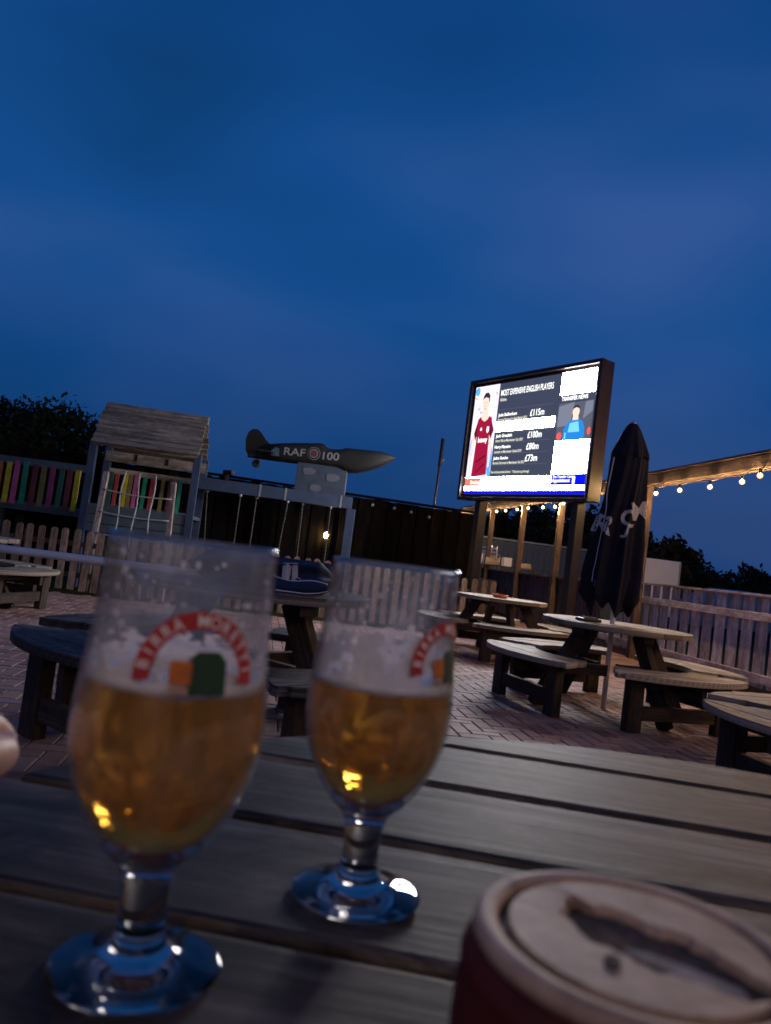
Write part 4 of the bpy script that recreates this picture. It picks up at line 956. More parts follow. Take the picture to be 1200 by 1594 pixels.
# roof boards
nbd = 9
roof = MB(); roof.beam(tp(-.02, DT / 2, zr_ - .10), tp(WT + .02, DT / 2, zr_ - .10), .05, .10); roof = roof.build('roof', 'wood_roof', tw)
for side in (0, 1):
    y0, y1 = (-.12, DT / 2) if side == 0 else (DT + .12, DT / 2)
    z0_, z1_ = ze - .06, zr_ - .02
    for k in range(nbd):
        f0, f1 = k / nbd, (k + 1.12) / nbd
        a = Vector((0, y0 + (y1 - y0) * f0, z0_ + (z1_ - z0_) * f0)); b_ = Vector((0, y0 + (y1 - y0) * f1, z0_ + (z1_ - z0_) * f1 - .012))
        mid = (a + b_) / 2; up = (b_ - a).normalized(); w = (b_ - a).length
        nrm = Vector((0, -up.z, up.y)) if side == 0 else Vector((0, up.z, -up.y))
        wx = random.uniform(-.012, .012); up = (up + nrm * -.16).normalized(); mid = mid + nrm * .004
        mb = MB(); c0 = tp(-ov + wx, mid.y, mid.z); c1 = tp(WT + ov + wx, mid.y, mid.z)
        upw = nT * up.y + Vector((0, 0, up.z)); mb.beam(c0, c1, .024, w, up=upw); mb.build('board', 'wood_roof', roof, bevel=.003)
mb = MB(); mb.beam(tp(-.03, DT - .06, ze - .15), tp(WT + .03, DT - .06, ze - .15), .03, .17); mb.build('fascia', 'wood_roof', tw)
for x in (.30, .62): mb = MB(); mb.box(tp(x * WT, DT - .085, ze - .13), .03, .012, .11); mb.build('slot', 'black_metal', tw)
mb = MB(); mb.beam(tp(.0, -.03, ze - .045), tp(WT, -.03, ze - .045), .04, .07); mb.build('eave_rail', 'wood_roof', tw)
# platform and front panels
zp = P(215, 800, Yt).z
mb = MB(); mb.beam(tp(-.05, DT / 2, zp + .05), tp(WT + .05, DT / 2, zp + .05), DT + .05, .05); mb.build('platform', 'slate_paint', tw)
for k in range(3): mb = MB(); mb.beam(tp(.06, -.02, zp - .02 - k * .13), tp(WT - .06, -.02, zp - .02 - k * .13), .022, .12); mb.build('panel_board', 'slate_paint', tw, bevel=.003)
zrail = P(210, 733, Yt).z; zlow = P(210, 788, Yt).z
mb = MB(); mb.beam(tp(.05, DT - .02, zrail + .02), tp(WT - .05, DT - .02, zrail + .02), .05, .09); mb.build('rail', 'wood_roof', tw)
mb = MB(); mb.beam(tp(.05, DT - .02, zlow - .02), tp(WT - .05, DT - .02, zlow - .02), .05, .07); mb.build('rail', 'slate_paint', tw)
def nrmx(px, py, Y): return (P(px, py, Y) - O).dot(dT)
for px, c in ((151, 'plum'), (165, 'green'), (172, 'dull_green'), (180, 'red'), (194, 'yellow'), (201, 'olive'), (209.6, 'pink'), (223, 'green'), (235, 'red'), (251, 'olive'), (263, 'maroon'), (278, 'teal')):
    x = nrmx(px, 762, Yt + DT); x = min(max(x, .08), WT - .08)
    mb = MB(); wj = random.uniform(-.004, .004); mb.beam(tp(x, DT - .06, zlow - .03), tp(x + .008, DT - .06, zrail + .02 - .04 * random.random()), .062 + wj, .02, up=nT); mb.build('slat', 'slat_' + c, tw, bevel=.003)
# climbing net: two pale stringers leaning on the platform, ropes between
A0, A1 = P(166, 735, Yt - .12), P(145, 845, Yt - .55); B0, B1 = P(271, 752, Yt - .02), P(261, 838, Yt - .45)
A2 = A1 + (A1 - A0).normalized() * .9; B2 = B1 + (B1 - B0).normalized() * .9
A2 = A0 + (A1 - A0) * ((A0.z - .02) / (A0.z - A1.z)); B2 = B0 + (B1 - B0) * ((B0.z - .02) / (B0.z - B1.z))
for a, b_ in ((A0, A2), (B0, B2)): mb = MB(); mb.beam(a, b_, .075, .06, up=(0, 1, 0)); mb.build('stringer', 'wood_pale', tw, bevel=.004)
for f in (.27, .50, .72):
    a, b_ = A0.lerp(B0, f) + Vector((0, 0, .06)), A2.lerp(B2, f)
    pts = [a.lerp(b_, k / 14) + Vector((.015 * math.sin(k * .9 + f * 9), -.03 * math.sin(k / 14 * 3.1), 0)) for k in range(15)]; mb = MB(); mb.tube(pts, .011, 7); mb.build('rope', 'rope', tw, smooth=True)
for g in (.15, .34, .52, .70):
    a, b_ = A0.lerp(A2, g), B0.lerp(B2, g)
    pts = [a.lerp(b_, k / 12) + Vector((0, -.045 - .02 * math.sin(k / 12 * 3.1), -.03 * math.sin(k / 12 * 3.14))) for k in range(13)]; mb = MB(); mb.tube(pts, .010, 7); mb.build('rope', 'rope', tw, smooth=True)
# bridge to the left with coloured slats
br = thing('play_bridge', 'raised play bridge with multicoloured slats joining the climbing tower', 'play bridge')
z1, z0_ = P(60, 724, Yt + .2).z, P(60, 786, Yt + .2).z
bx0 = -7.4; by = Yt + .15
mb = MB(); mb.beam((bx0, by + .05, z1 + .03), (xl - .07, by + .05, z1 + .03), .05, .11); mb.build('rail', 'slate_paint', br)
mb = MB(); mb.beam((bx0, by + .05, z0_ - .02), (xl - .07, by + .05, z0_ - .02), .05, .09); mb.build('rail', 'slate_paint', br)
mb = MB(); mb.beam((bx0, by + .45, z0_ - .08), (xl - .07, by + .45, z0_ - .08), .8, .05); mb.build('deck', 'slate_paint', br)
cols = ['yellow', 'pink', 'green', 'maroon', 'olive', 'plum', 'dull_green', 'maroon', 'yellow']
xs9 = [9.6, 22, 36.5, 51, 65, 79, 93.5, 106, 119]
spots = [(P(px, 755, by).x, c) for px, c in zip(xs9, cols)]
x = spots[0][0] - .13; ci = 0
while x > bx0 + .1: spots.append((x, ('orange', 'maroon', 'green', 'yellow', 'pink')[ci % 5])); ci += 1; x -= .135
for x, c in spots:
    mb = MB(); mb.beam((x, by, z0_ - .03), (x + random.uniform(-.006, .006), by, z1 + random.uniform(-.01, .03)), .078, .022, up=(0, 1, 0)); mb.build('slat', 'slat_' + c, br, bevel=.003)
for x in (bx0 + .05, bx0 + 1.6, bx0 + 3.0):
    for yy in (by + .12, by + .8): mb = MB(); mb.beam((x, yy, 0), (x, yy, z0_ - .11), .1, .1, up=(0, 1, 0)); mb.build('post', 'dark_slate_paint', br)

# ================================================================== spitfire replica on its plinth
Yp = 12.55
def zoom(x, y): return 370 + x / 4.615, 650 + y / 4.615
pn = thing('model_aeroplane', 'dark wooden model fighter aeroplane lettered RAF 100 on a plinth', 'aeroplane')
top = [(78, 215), (150, 205), (232, 192), (330, 188), (450, 186), (590, 188), (615, 195), (640, 222), (680, 232), (740, 232), (770, 222), (900, 235), (1020, 248), (1100, 270), (1135, 288)]
bot = [(78, 285), (110, 290), (180, 300), (300, 315), (430, 330), (600, 350), (740, 370), (780, 395), (860, 400), (960, 380), (1020, 360), (1090, 325), (1135, 293)]
def interp(pts, x):
    for (x0, y0), (x1, y1) in zip(pts, pts[1:]):
        if x0 <= x <= x1: return y0 + (y1 - y0) * (x - x0) / (x1 - x0)
    return pts[-1][1] if x > pts[-1][0] else pts[0][1]
xs = [78, 110, 150, 180, 232, 300, 330, 430, 450, 520, 590, 600, 615, 628, 640, 680, 740, 770, 780, 820, 860, 900, 960, 1020, 1060, 1100, 1120, 1134]
HWm = .20
def hw_(x):
    if x < 300: return .05 + (HWm - .05) * (x - 78) / 222
    if x < 900: return HWm
    return HWm * max(.06, math.sqrt(max(0, 1 - ((x - 900) / 236) ** 2)))
mb = MB(); n = 40
for x in xs:
    pt, pb = P(*zoom(x, interp(top, x)), Yp), P(*zoom(x, interp(bot, x)), Yp); c = (pt + pb) / 2; hz = (pt.z - pb.z) / 2; hwx = hw_(x)
    for k in range(n):
        a = 2 * math.pi * k / n; ca_, sa_ = math.cos(a), math.sin(a); ee = .45
        mb.v.append(Vector((c.x, Yp + hwx + math.copysign(abs(ca_) ** ee, ca_) * hwx - HWm * 0 - hwx + (HWm - 0) * 0, c.z + math.copysign(abs(sa_) ** .7, sa_) * hz)))
for i in range(len(xs) - 1):
    for k in range(n): mb.face((i * n + k, i * n + (k + 1) % n, (i + 1) * n + (k + 1) % n, (i + 1) * n + k))
mb.face(range(n)); mb.face([(len(xs) - 1) * n + k for k in range(n)])
mb.build('fuselage', 'plane_green', pn, smooth=50)
def side(poly_zoom, name, mat, y, h, parent=pn):
    pts = [P(*zoom(x, y_), Yp) for x, y_ in poly_zoom]; mb = MB(); mb.prism(ccw([(p.x, p.z) for p in pts]), o=(0, y, 0), ex=(1, 0, 0), ey=(0, 0, 1), ez=(0, -1, 0), h=h); return mb.build(name, mat, parent)
fin = [(63, 235), (64, 160), (84, 110), (114, 88), (150, 90), (172, 110), (186, 132), (210, 167), (236, 195), (200, 230), (110, 288), (80, 280)]
side(fin, 'tail_fin', 'plane_green', Yp - .03, -.06)
side([(186, 132), (210, 167), (234, 194), (186, 200)], 'fin_flash', 'plane_red', Yp - .034, -.003); side([(175, 125), (186, 132), (186, 200), (175, 201)], 'fin_flash', 'plane_letter', Yp - .034, -.003); side([(163, 120), (175, 125), (175, 201), (163, 202)], 'fin_flash', 'plane_navy', Yp - .034, -.003)
side([(250, 250), (285, 225), (310, 235), (310, 290), (252, 282)], 'band', 'plane_blue', Yp - HWm - .004, -.004)
mb = MB(); q = P(*zoom(150, 300), Yp); q2 = P(*zoom(132, 330), Yp); mb.beam(q, q2, .05, .05, up=(0, 1, 0)); mb.lathe([(.055, -.025), (.07, -.01), (.07, .01), (.055, .025)], 16, c=(0, 0, 0))
for i in range(len(mb.v) - 64, len(mb.v)): v = mb.v[i]; mb.v[i] = Vector((v.x + q2.x, v.z + q2.y, v.y + q2.z))
mb.build('tail_wheel', 'rubber', pn)
mb = MB(); q = P(*zoom(215, 255), Yp); mb.prism([(-.10, -.42), (.12, -.42), (.18, -.05), (.18, .05), (.12, .42), (-.10, .42)], o=(q.x, Yp, q.z), h=.03); tp_ = mb.build('tailplane', 'plane_green', pn)
tp_.scale = (1, 1, 1)
# lettering follows the slope of the body
pa, pb = P(*zoom(330, 245), Yp - HWm), P(*zoom(730, 285), Yp - HWm); sl = math.atan2(pb.z - pa.z, pb.x - pa.x)
def side_text(txt, x0, x1, ybase, ytop):
    a, b_, tp2 = P(*zoom(x0, ybase[0]), Yp - HWm), P(*zoom(x1, ybase[1]), Yp - HWm), P(*zoom(x0, ytop), Yp - HWm)
    me = text_mesh(txt, 1.0, .012); xs_ = [v.co.x for v in me.vertices]; mn, mxx = min(xs_), max(xs_); hh = (tp2 - a).length
    for v in me.vertices: u = (v.co.x - mn) / (mxx - mn); q = a.lerp(b_, u); v.co = Vector((q.x, Yp - HWm - .004, q.z + v.co.y / .73 * hh))
    me.materials.append(MATS['plane_letter']); place(me, 'lettering', pn)
side_text('RAF', 330, 482, (266, 281), 210); side_text('100', 608, 725, (300, 309), 243)
cq = P(*zoom(547, 258), Yp - HWm)
for r_, m_, l in ((.106, 'plane_letter', .004), (.098, 'plane_green', .0055), (.082, 'plane_navy', .007), (.070, 'plane_letter', .0085), (.058, 'plane_red', .010)):
    mb = MB(); mb.prism(arc_poly(cq.x, cq.z, r_, r_, 0, 360, 40), o=(0, Yp - HWm - l + .003, 0), ex=(1, 0, 0), ey=(0, 0, 1), ez=(0, -1, 0), h=-.002 + .0); mb.build('roundel_ring', m_, pn)
# plinth
pc0, pc1 = P(463, 722, Yp - .12), P(540, 735, Yp - .12); bz = P(461, 762, Yp - .12).z
ztp2 = P(500, 728, Yp).z
pln = thing('plinth', 'grey-blue plinth painted with pale clouds under the model aeroplane', 'plinth')
mb = MB(); mb.box(((pc0.x + pc1.x) / 2, Yp + .02, (ztp2 + .06 + zb_ + .1) / 2), pc1.x - pc0.x, .30, ztp2 + .06 - zb_ - .1); mb.build('box', 'plinth_grey', pln, bevel=.006)
for sx in (pc0.x + .08, pc1.x - .08): mb = MB(); mb.beam((sx, Yp + .08, 0), (sx, Yp + .08, zb_ + .1), .10, .10, up=(0, 1, 0)); mb.build('leg', 'wood_black', pln)
for x, y, w, h in ((510, 385, 46, 28), (680, 432, 48, 33), (555, 505, 42, 29)):
    c = P(*zoom(x, y), Yp - .13); sx = w / 4.615 / F_PX * Yp; sz = h / 4.615 / F_PX * Yp
    rg = random.Random(x); pts = [(c.x + sx * math.cos(a) * (1 + .10 * math.sin(3 * a + x)), c.z + sz * math.sin(a) * (1 + .14 * math.sin(2 * a + x))) for a in [2 * math.pi * k / 22 for k in range(22)]]
    mb = MB(); mb.prism(pts, o=(0, Yp - .134, 0), ex=(1, 0, 0), ey=(0, 0, 1), ez=(0, -1, 0), h=-.003); mb.build('painted_cloud', 'cloud_paint', pln)

# flag pole
q = P(674, 800, 14.6); fp = thing('flag_pole', 'thin bare pole rising above the black fence', 'pole', (q.x, q.y, 0))
zt3 = P(685, 682, 14.6).z
mb = MB(); mb.tube([(0, 0, 0), (.0, 0, zt3 * .55), (0.01, 0, zt3 - .35)], .022, 8); mb.build('mast', 'black_metal', fp); mb = MB(); mb.tube([(0.01, 0, zt3 - .55), (.012, 0, zt3)], .034, 8); mb.build('top_sleeve', 'black_metal', fp); mb = MB(); mb.box((.04, 0, zt3 - .42), .11, .05, .05); mb.build('clamp', 'galvanised', fp)

# ================================================================== board fence and pergola along the right side
ang_l = math.atan2(1, -.145); dl = Vector((-.145, 1, 0)).normalized(); nl = Vector((-dl.y, dl.x, 0))   # nl points to the patio side (left)
def lp(Y, side=0.0, z=0.0): return Vector((LX(Y), Y, z)) + nl * side
bf = thing('board_fence', 'pale wide board fence with rails along the right of the patio', 'fence', (LX(6), 6, 0), ang_l - math.pi)
# local: x runs towards the camera (negative = away)
fb_m = []
for k in range(4):
    mb = MB(); mb.beam((0, 0, .10), (0, 0, 1.10 + random.uniform(-.006, .006)), .200, .012, up=(0, 1, 0)); me = mb.mesh('board', bevel=.003); me.materials.append(MATS['wood_white']); fb_m.append(me)
fb_d = []
for k in range(3):
    mb = MB(); mb.beam((0, 0, .06), (0, 0, 1.03), .15, .022, up=(0, 1, 0)); me = mb.mesh('board', bevel=.003); me.materials.append(MATS['wood_brown']); fb_d.append(me)
x = -.2; 
while x > -6.6: place(random.choice(fb_m), 'board', bf, (x, 0, random.uniform(-.005, .005))); x -= .268
x = -6.9
while x > -16.5: place(random.choice(fb_d), 'board', bf, (x, 0, random.uniform(-.005, .005))); x -= .168
inn = 1 if (Matrix.Rotation(ang_l - math.pi, 3, 'Z') @ Vector((0, 1, 0))).dot(nl) > 0 else -1
for z, w in ((.20, .10), (.88, .095)): mb = MB(); mb.beam((0, inn * .03, z), (-6.7, inn * .03, z), .035, w); mb.build('rail', 'wood_white', bf, bevel=.004)
mb = MB(); mb.beam((0, .0, 1.118), (-6.7, .0, 1.118), .12, .03); mb.build('top_rail', 'wood_white', bf, bevel=.004)
mb = MB(); mb.beam((-6.8, 0, 1.05), (-16.6, 0, 1.05), .16, .035); mb.build('ledge', 'wood_brown', bf, bevel=.004)
mb = MB(); mb.beam((0, inn * .02, .04), (-6.7, inn * .02, .04), .03, .10); mb.build('kickboard', 'wood_brown', bf)
pg = thing('pergola', 'long timber pergola of posts and beams hung with string lights', 'pergola')
posts = [-1.2, 2.1, 5.4, 8.0, 11.35, 14.7, 16.9, 19.3, 22.2]
zpb = 2.72
for Y in posts:
    mb = MB(); mb.beam(lp(Y, .09, -.02), lp(Y, .09, zpb - .02), .11, .10, up=dl); mb.build('post', 'wood_pergola', pg, bevel=.006)
for a, b_ in zip(posts, posts[1:]):
    mb = MB(); mb.beam(lp(a - .02, .165, zpb - .09), lp(b_ + .0, .165, zpb - .09), .045, .15); mb.build('beam', 'wood_pergola', pg, bevel=.005)
    mb = MB(); mb.beam(lp(a - .02, .015, zpb - .09), lp(b_ + .0, .015, zpb - .09), .045, .14); mb.build('beam', 'wood_pergola', pg, bevel=.005)
    mb = MB(); mb.beam(lp(a, .09, zpb + .012), lp(b_ - .004, .09, zpb + .012), .24, .03); mb.build('capping', 'wood_pergola', pg, bevel=.004)
# string lights
st = thing('string_lights', 'string of warm glowing round bulbs along the timber pergola', 'lights')
bulbY = []
pxs = [(1155, 750), (1105, 758), (1058, 763), (1021, 768), (864, 789), (845, 790), (822, 791), (805, 793), (787, 795), (773, 796), (752, 796), (740, 797), (717, 802), (704, 803), (695, 805)]
nrm = nl
pts3 = []
zbulb = 2.46
for px, py in pxs:
    p = PL(px, py, lp(10, .23), nrm); pts3.append(Vector((p.x, p.y, p.z)))
for Y in (8.55, 7.9, 7.25, 6.6, 5.95, 5.3, 4.65, 4.0, 3.35, 2.7, 2.05): pts3.append(lp(Y, .23, zbulb - .02 * math.sin(Y * 4)))
for Y in (12.0, 12.8, 13.6, 14.3): pts3.append(lp(Y, .23, zbulb - .03 * math.sin(Y * 4)))
pts3.sort(key=lambda p: p.y)
cab = []
for i, p in enumerate(pts3):
    cab.append(p + Vector((0, 0, .075)))
    if i < len(pts3) - 1: cab.append((p + pts3[i + 1]) / 2 + Vector((0, 0, .095)))
mb = MB(); mb.tube(cab, .007, 6); mb.build('cable', 'rubber', st)
bm_ = MB(); bm_.ball((0, 0, 0), .031, 16, 10); bme = bm_.mesh('bulb', smooth=True); bme.materials.append(MATS['bulb_glow'])
fi_ = MB(); fi_.ball((0, 0, 0), .0105, 10, 8, (1, 1, 1.3)); fme = fi_.mesh('filament', smooth=True); fme.materials.append(MATS['filament_glow'])
so_ = MB(); so_.lathe([(.016, .026), (.018, .03), (.018, .07), (.012, .075)], 12); sme = so_.mesh('socket'); sme.materials.append(MATS['rubber'])
for p in pts3:
    bo = place(bme, 'bulb', st, p); place(sme, 'socket', bo); place(fme, 'filament', bo)

RY = -1.9  # added out of view: pergola return and bulb string that warm the foreground
for x in (4.6, 1.6, -1.6, -4.6):
    mb = MB(); mb.beam((x, RY, -.02), (x, RY, zpb - .02), .11, .10, up=(1, 0, 0)); mb.build('post', 'wood_pergola', pg, bevel=.006)
mb = MB(); mb.beam((-4.7, RY - .075, zpb - .09), (5.4, RY - .075, zpb - .09), .045, .15); mb.build('beam', 'wood_pergola', pg, bevel=.005)
s2 = thing('string_lights', 'unseen string of warm bulbs on an added pergola return, put in to light the foreground', 'lights')
pts3 = [Vector((-4.2 + 2.1 * k, RY + .13, zbulb - .03 * math.sin(k * 2.1))) for k in range(5)]
cab = []
for i, p in enumerate(pts3):
    cab.append(p + Vector((0, 0, .075)))
    if i < 4: cab.append((p + pts3[i + 1]) / 2 + Vector((0, 0, .095)))
mb = MB(); mb.tube(cab, .007, 6); mb.build('cable', 'rubber', s2)
for p in pts3: bo = place(bme, 'bulb', s2, p); place(sme, 'socket', bo); place(fme, 'filament', bo)

# ================================================================== beyond the pergola
ff = thing('far_fence', 'far slate-grey board fence beyond the pergola', 'fence', (0, 25.5, 0), R(2))
fm = []
for k in range(3):
    mb = MB(); mb.beam((0, 0, 0), (0, 0, 2.10 + random.uniform(-.02, .02)), .19, .025, up=(0, 1, 0)); me = mb.mesh('board'); me.materials.append(MATS['slate_paint']); fm.append(me)
x = 1.2
while x < 8.2: place(random.choice(fm), 'board', ff, (x, .0, 0)); x += .2
mb = MB(); mb.beam((1.1, -.02, 2.13), (8.3, -.02, 2.13), .10, .05); mb.build('capping', 'galvanised', ff)
mb = MB(); mb.beam((1.1, -.03, 1.3), (8.3, -.03, 1.3), .05, .06); mb.build('rail', 'slate_paint', ff)
# blue-grey A-frame beside the pergola end
q = P(690, 860, 17.5); af = thing('timber_trestle', 'dark blue-grey timber A-frame standing at the end of the black fence', 'frame', (q.x, q.y, 0))
for sx in (-1, 1): mb = MB(); mb.beam((sx * .40, 0, 0), (sx * .05, 0, 2.15), .12, .12, up=(0, 1, 0)); mb.build('leg', 'blue_grey_paint', af, bevel=.005)
mb = MB(); mb.beam((-.33, -.02, .95), (.33, -.02, .95), .06, .12); mb.build('crossbar', 'blue_grey_paint', af)
mb = MB(); mb.beam((0, -.1, 2.2), (0, 2.4, 2.2), .12, .14); mb.build('top_beam', 'blue_grey_paint', af)
# cafe table with crockery, metal chairs behind the ledge
def chair(loc, rz, label):
    c = thing('metal_chair', label, 'chair', loc, rz, 'metal chairs beyond the fence ledge')
    for sx in (-.22, .22):
        mb = MB(); mb.tube([(sx, -.22, 0), (sx, -.22, .62), (sx, -.18, .66), (sx, .20, .66)], .013, 7); mb.build('arm_frame', 'steel', c, smooth=True)
        mb = MB(); mb.tube([(sx * .95, .24, 0), (sx * .95, .20, .45), (sx * .95, .28, .88)], .013, 7); mb.build('back_leg', 'steel', c, smooth=True)
    mb = MB(); mb.box((0, 0, .45), .44, .44, .02); mb.build('seat', 'steel', c, bevel=.004)
    for k in range(4): mb = MB(); mb.beam((-.2, .215 + .02 * k, .52 + .10 * k), (.2, .215 + .02 * k, .52 + .10 * k), .012, .045); mb.build('back_slat', 'steel', c)
    return c
base = .80
dk = MB(); dk.prism([(1.5, 19.0), (6.5, 17.0), (8, 24), (1.5, 24.8)], o=(0, 0, base), h=.83); dk.build('terrace', 'dark_slate_paint', kind='structure')
for (px, Y), r_, lb in zip(((732, 19.6), (745, 20.2), (763, 20.6)), (20, 200, 160), ('metal cafe chair beside the screen post beyond the ledge', 'metal cafe chair with its back to another, beyond the ledge', 'metal cafe chair beside a white crockery stack')):
    q = P(px, 870, Y); chair((q.x, Y, base), R(r_), lb)
q = P(790, 880, 19.4); cd = thing('cafe_table', 'cafe table beyond the fence ledge, stacked with crockery', 'table', (q.x, q.y, base), R(-8))
mb = MB(); mb.box((0, 0, .37), 1.5, .7, .03); mb.build('top', 'wood_brown', cd, bevel=.004)
for sx in (-.66, .66):
    for sy in (-.28, .28): mb = MB(); mb.beam((sx, sy, 0), (sx, sy, .355), .04, .04, up=(1, 0, 0)); mb.build('leg', 'black_metal', cd)
for i, (dx, w, h, mt_, lb) in enumerate(((-.42, .34, .16, 'wood_pale', 'pale wooden crate on the cafe table beside white bowls'), (-.05, .20, .20, 'trailer_white', 'white carton between crates on the cafe table'), (.38, .36, .11, 'wood_pale', 'low pale tray on the end of the cafe table'))):
    mb = MB(); c = q + Vector((dx, -.1, base + .387)); 
    hh = h; t_ = .015
    b_ = thing('crate', lb, 'crate', (c.x, c.y, base + .387), R(random.uniform(-12, 12)))
    mb = MB(); mb.box((0, 0, t_ / 2), w, .24, t_); mb.build('base', mt_, b_)
    for sy in (-.1125, .1125): mb = MB(); mb.box((0, sy, hh / 2 + t_), w, t_, hh); mb.build('side', mt_, b_)
    for sx in (-1, 1): mb = MB(); mb.box((sx * (w / 2 - t_ / 2), 0, hh / 2 + t_), t_ * .98, .205, hh); mb.build('side', mt_, b_)
# white box trailer and car beyond the fence
q0, q1 = P(1005, 868, 18.5), P(1053, 872, 18.5); tr = thing('box_trailer', 'plain white box trailer standing behind the board fence', 'trailer', ((q0.x + q1.x) / 2, 19.4, 0))
zt4 = q0.z
w_ = q1.x - q0.x + .25
mb = MB(); mb.box((0, 0, (zt4 + .45) / 2), w_, 1.8, zt4 - .45); mb.build('body', 'trailer_white', tr, bevel=.02)
mb = MB(); mb.box((0, -.905, (zt4 + .45) / 2), w_ - .10, .012, zt4 - .55); mb.build('door', 'trailer_white', tr, bevel=.004)
for sx in (-1, 1):
    mb = MB(); mb.beam((sx * (w_ / 2 - .02), -.912, .47), (sx * (w_ / 2 - .02), -.912, zt4 - .02), .03, .02, up=(0, 1, 0)); mb.build('edge_trim', 'galvanised', tr)
    mb = MB(); mb.lathe([(.20, -.07), (.28, -.06), (.28, .06), (.20, .07)], 24)
    for i, v in enumerate(mb.v): mb.v[i] = Vector((v.z + sx * (w_ / 2 - .05), v.y, v.x + .28))
    mb.build('wheel', 'rubber', tr, smooth=40)
def car(loc, rz):
    c = thing('parked_car', 'blue-grey parked car whose roof shows over the board fence', 'car', loc, rz)
    prof = [(-2.0, .45), (-2.05, .75), (-1.75, .92), (-.95, .98), (-.45, 1.32), (-.1, 1.40), (.8, 1.40), (1.35, 1.22), (1.75, 1.0), (2.0, .95), (2.08, .6), (2.0, .32), (-1.9, .32)]
    mb = MB(); mb.prism(ccw(prof), o=(0, -.82, 0), ex=(1, 0, 0), ey=(0, 0, 1), ez=(0, -1, 0), h=-1.64); mb.build('body', 'car_blue', c, bevel=.06, smooth=40)
    win = [(-.78, 1.0), (-.38, 1.28), (.75, 1.34), (1.25, 1.05)]
    for sy in (-.824, .826): mb = MB(); mb.prism(ccw(win), o=(0, sy, 0), ex=(1, 0, 0), ey=(0, 0, 1), ez=(0, -1, 0), h=-.004); mb.build('window', 'black_metal', c)
    for sx in (-1.3, 1.3):
        for sy in (-.78, .78):
            mb = MB(); mb.lathe([(.20, -.09), (.31, -.08), (.31, .08), (.20, .09)], 24)
            for i, v in enumerate(mb.v): mb.v[i] = Vector((v.x + sx, v.z + sy, v.y + .31))
            mb.build('wheel', 'rubber', c, smooth=40)
q = P(1095, 912, 23.0); car((q.x, 23.5, -.05), R(8))

# ================================================================== trees
def tree(name, label, loc, rx, ry, h, trunk_h, n_cl=46, per=70, leaf=.12, mat='foliage', seed=1, cat='tree', group=None, droop=0.0):
    rng = random.Random(seed); root = thing(name, label, cat, loc, 0, group)
    mb = MB(); tr_ = max(.05, h * .022)
    mb.tube([(0, 0, -.1), (.05, 0, trunk_h * .6), (0, .05, trunk_h), (.05, 0, h * .72)], [tr_ * 1.25, tr_, tr_ * .8, tr_ * .2], 9)
    cl = []
    for k in range(n_cl):
        while True:
            v = Vector((rng.uniform(-1, 1), rng.uniform(-1, 1), rng.uniform(-1, 1)))
            if .25 < v.length < 1: break
        cz = (trunk_h * .75 + h) / 2; hz = (h - trunk_h * .75) / 2
        c = Vector((v.x * rx, v.y * ry, cz + v.z * hz * .92)); cl.append(c)
        if k % 3 == 0: mb.tube([(0, 0, trunk_h * rng.uniform(.7, 1.0)), tuple(c * .5 + Vector((0, 0, trunk_h * .5))), tuple(c)], [tr_ * .5, tr_ * .3, tr_ * .1], 5)
    mb.build('trunk', 'bark', root, smooth=True)
    mb = MB(); cr_ = min(rx, (h - trunk_h * .75) / 2) * .42
    for c in cl:
        s_ = cr_ * rng.uniform(.6, 1.25)
        for _ in range(per):
            d = Vector((rng.gauss(0, 1), rng.gauss(0, 1), rng.gauss(0, .8))); d = d.normalized() * s_ * rng.random() ** .45
            p = c + d; p.z = max(p.z, .05); l = leaf * rng.uniform(.6, 1.4)
            a = Vector((rng.gauss(0, 1), rng.gauss(0, 1), rng.gauss(0, 1) - droop)).normalized(); b_ = a.cross(Vector((rng.gauss(0, 1), rng.gauss(0, 1), rng.gauss(0, 1)))).normalized() * .5
            o = len(mb.v); mb.v += [p - a * l, p + b_ * l, p + a * l, p - b_ * l]; mb.face((o, o + 1, o + 2, o + 3))
    mb.build('crown', mat, root)
def base_at(px, Y): p = P(px, 800, Y); return (p.x, Y, -.05)
def htop(px, py, Y): return P(px, py, Y).z
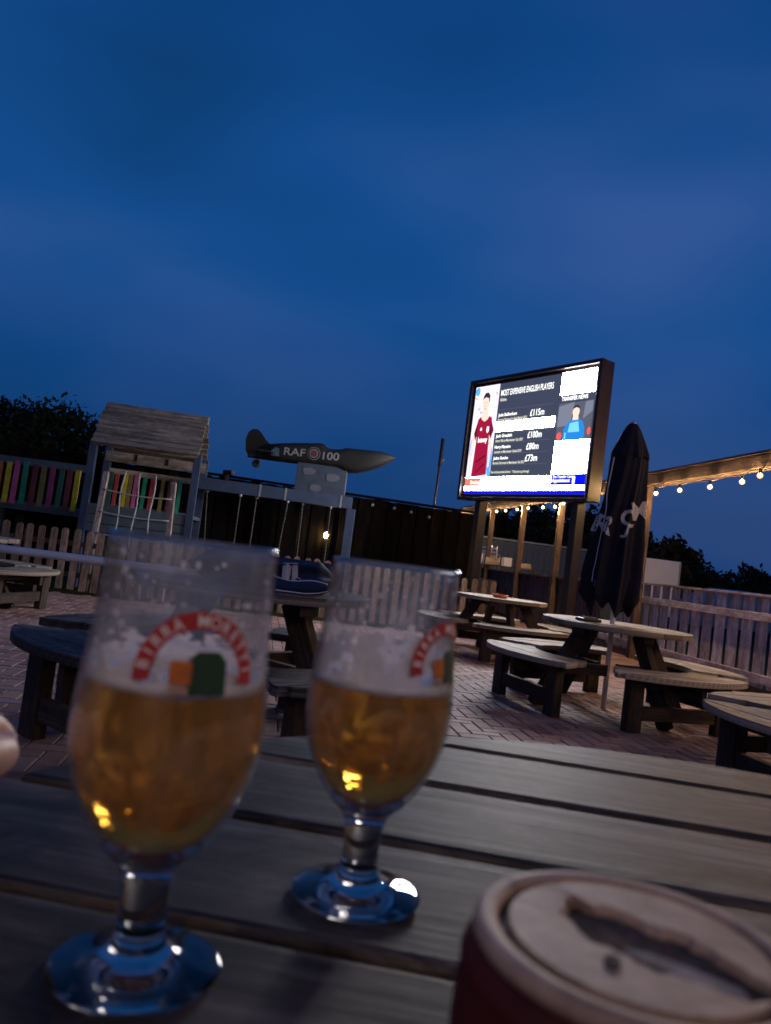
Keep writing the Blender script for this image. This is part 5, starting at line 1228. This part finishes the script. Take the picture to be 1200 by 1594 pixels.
tree('broad_tree', 'broad dark tree behind the striped play bridge', base_at(45, 19), 2.0, 1.8, htop(60, 622, 19), 1.6, 80, 190, .075, seed=3)
tree('broad_tree', 'lower dark tree at the edge of the broad tree, beyond the play bridge', base_at(-60, 18), 1.6, 1.5, htop(-20, 640, 18), 1.4, 40, 90, .11, seed=5)
tree('young_tree', 'thin spiky young tree seen between the tower posts', base_at(242, 18), .75, .7, htop(248, 712, 18), 1.6, 16, 60, .13, seed=8, droop=1.2)
tree('shrub', 'low dark shrub seen through the tower beside the spiky tree', base_at(178, 17), .55, .5, htop(182, 712, 17), 1.4, 14, 60, .09, seed=9, cat='shrub')
tree('roadside_tree', 'dark bushy tree behind the pergola post and white trailer', base_at(1000, 27), 2.0, 1.8, htop(1005, 828, 27), 1.2, 60, 100, .13, 'foliage_brown', seed=11)
tree('roadside_tree', 'dark sloping bush stepping down from the tree behind the trailer', base_at(1050, 30), 1.9, 1.6, htop(1050, 862, 30), .8, 44, 90, .13, 'foliage_brown', seed=12)
for i, (px, Y, py, rx, lb) in enumerate(((900, 31, 786, 2.6, 'dark tree behind the screen and the closed parasol'), (840, 33, 792, 2.6, 'dark tree behind the middle of the screen, beyond the far fence'), (775, 32, 800, 2.6, 'dark tree rising over the far fence beside the screen post'), (715, 34, 815, 2.2, 'dark tree over the far fence beside the A-frame'))):
    tree('far_tree', lb, base_at(px, Y), rx, 2.0, htop(px, py, Y), 1.4, 46, 90, .16, seed=20 + i, group='trees beyond the far fence')
hd = []
for i, (px, Y, py) in enumerate(((1110, 36, 880), (1165, 34, 884), (1225, 33, 888), (1290, 32, 886))):
    tree('hedge_bush', ('dark hedge bush beside the sloping bush, over the parked car', 'dark hedge bush second along from the sloping bush', 'dark hedge bush third along from the sloping bush', 'dark hedge bush at the end of the row, farthest from the trailer')[i], base_at(px, Y), 1.5, 1.2, htop(px, py, Y), .5, 34, 90, .12, 'foliage_brown', seed=40 + i, cat='bush', group='hedge bushes beyond the fence')
for i, (px, py) in enumerate(((1130, 872), (1148, 877))): pass
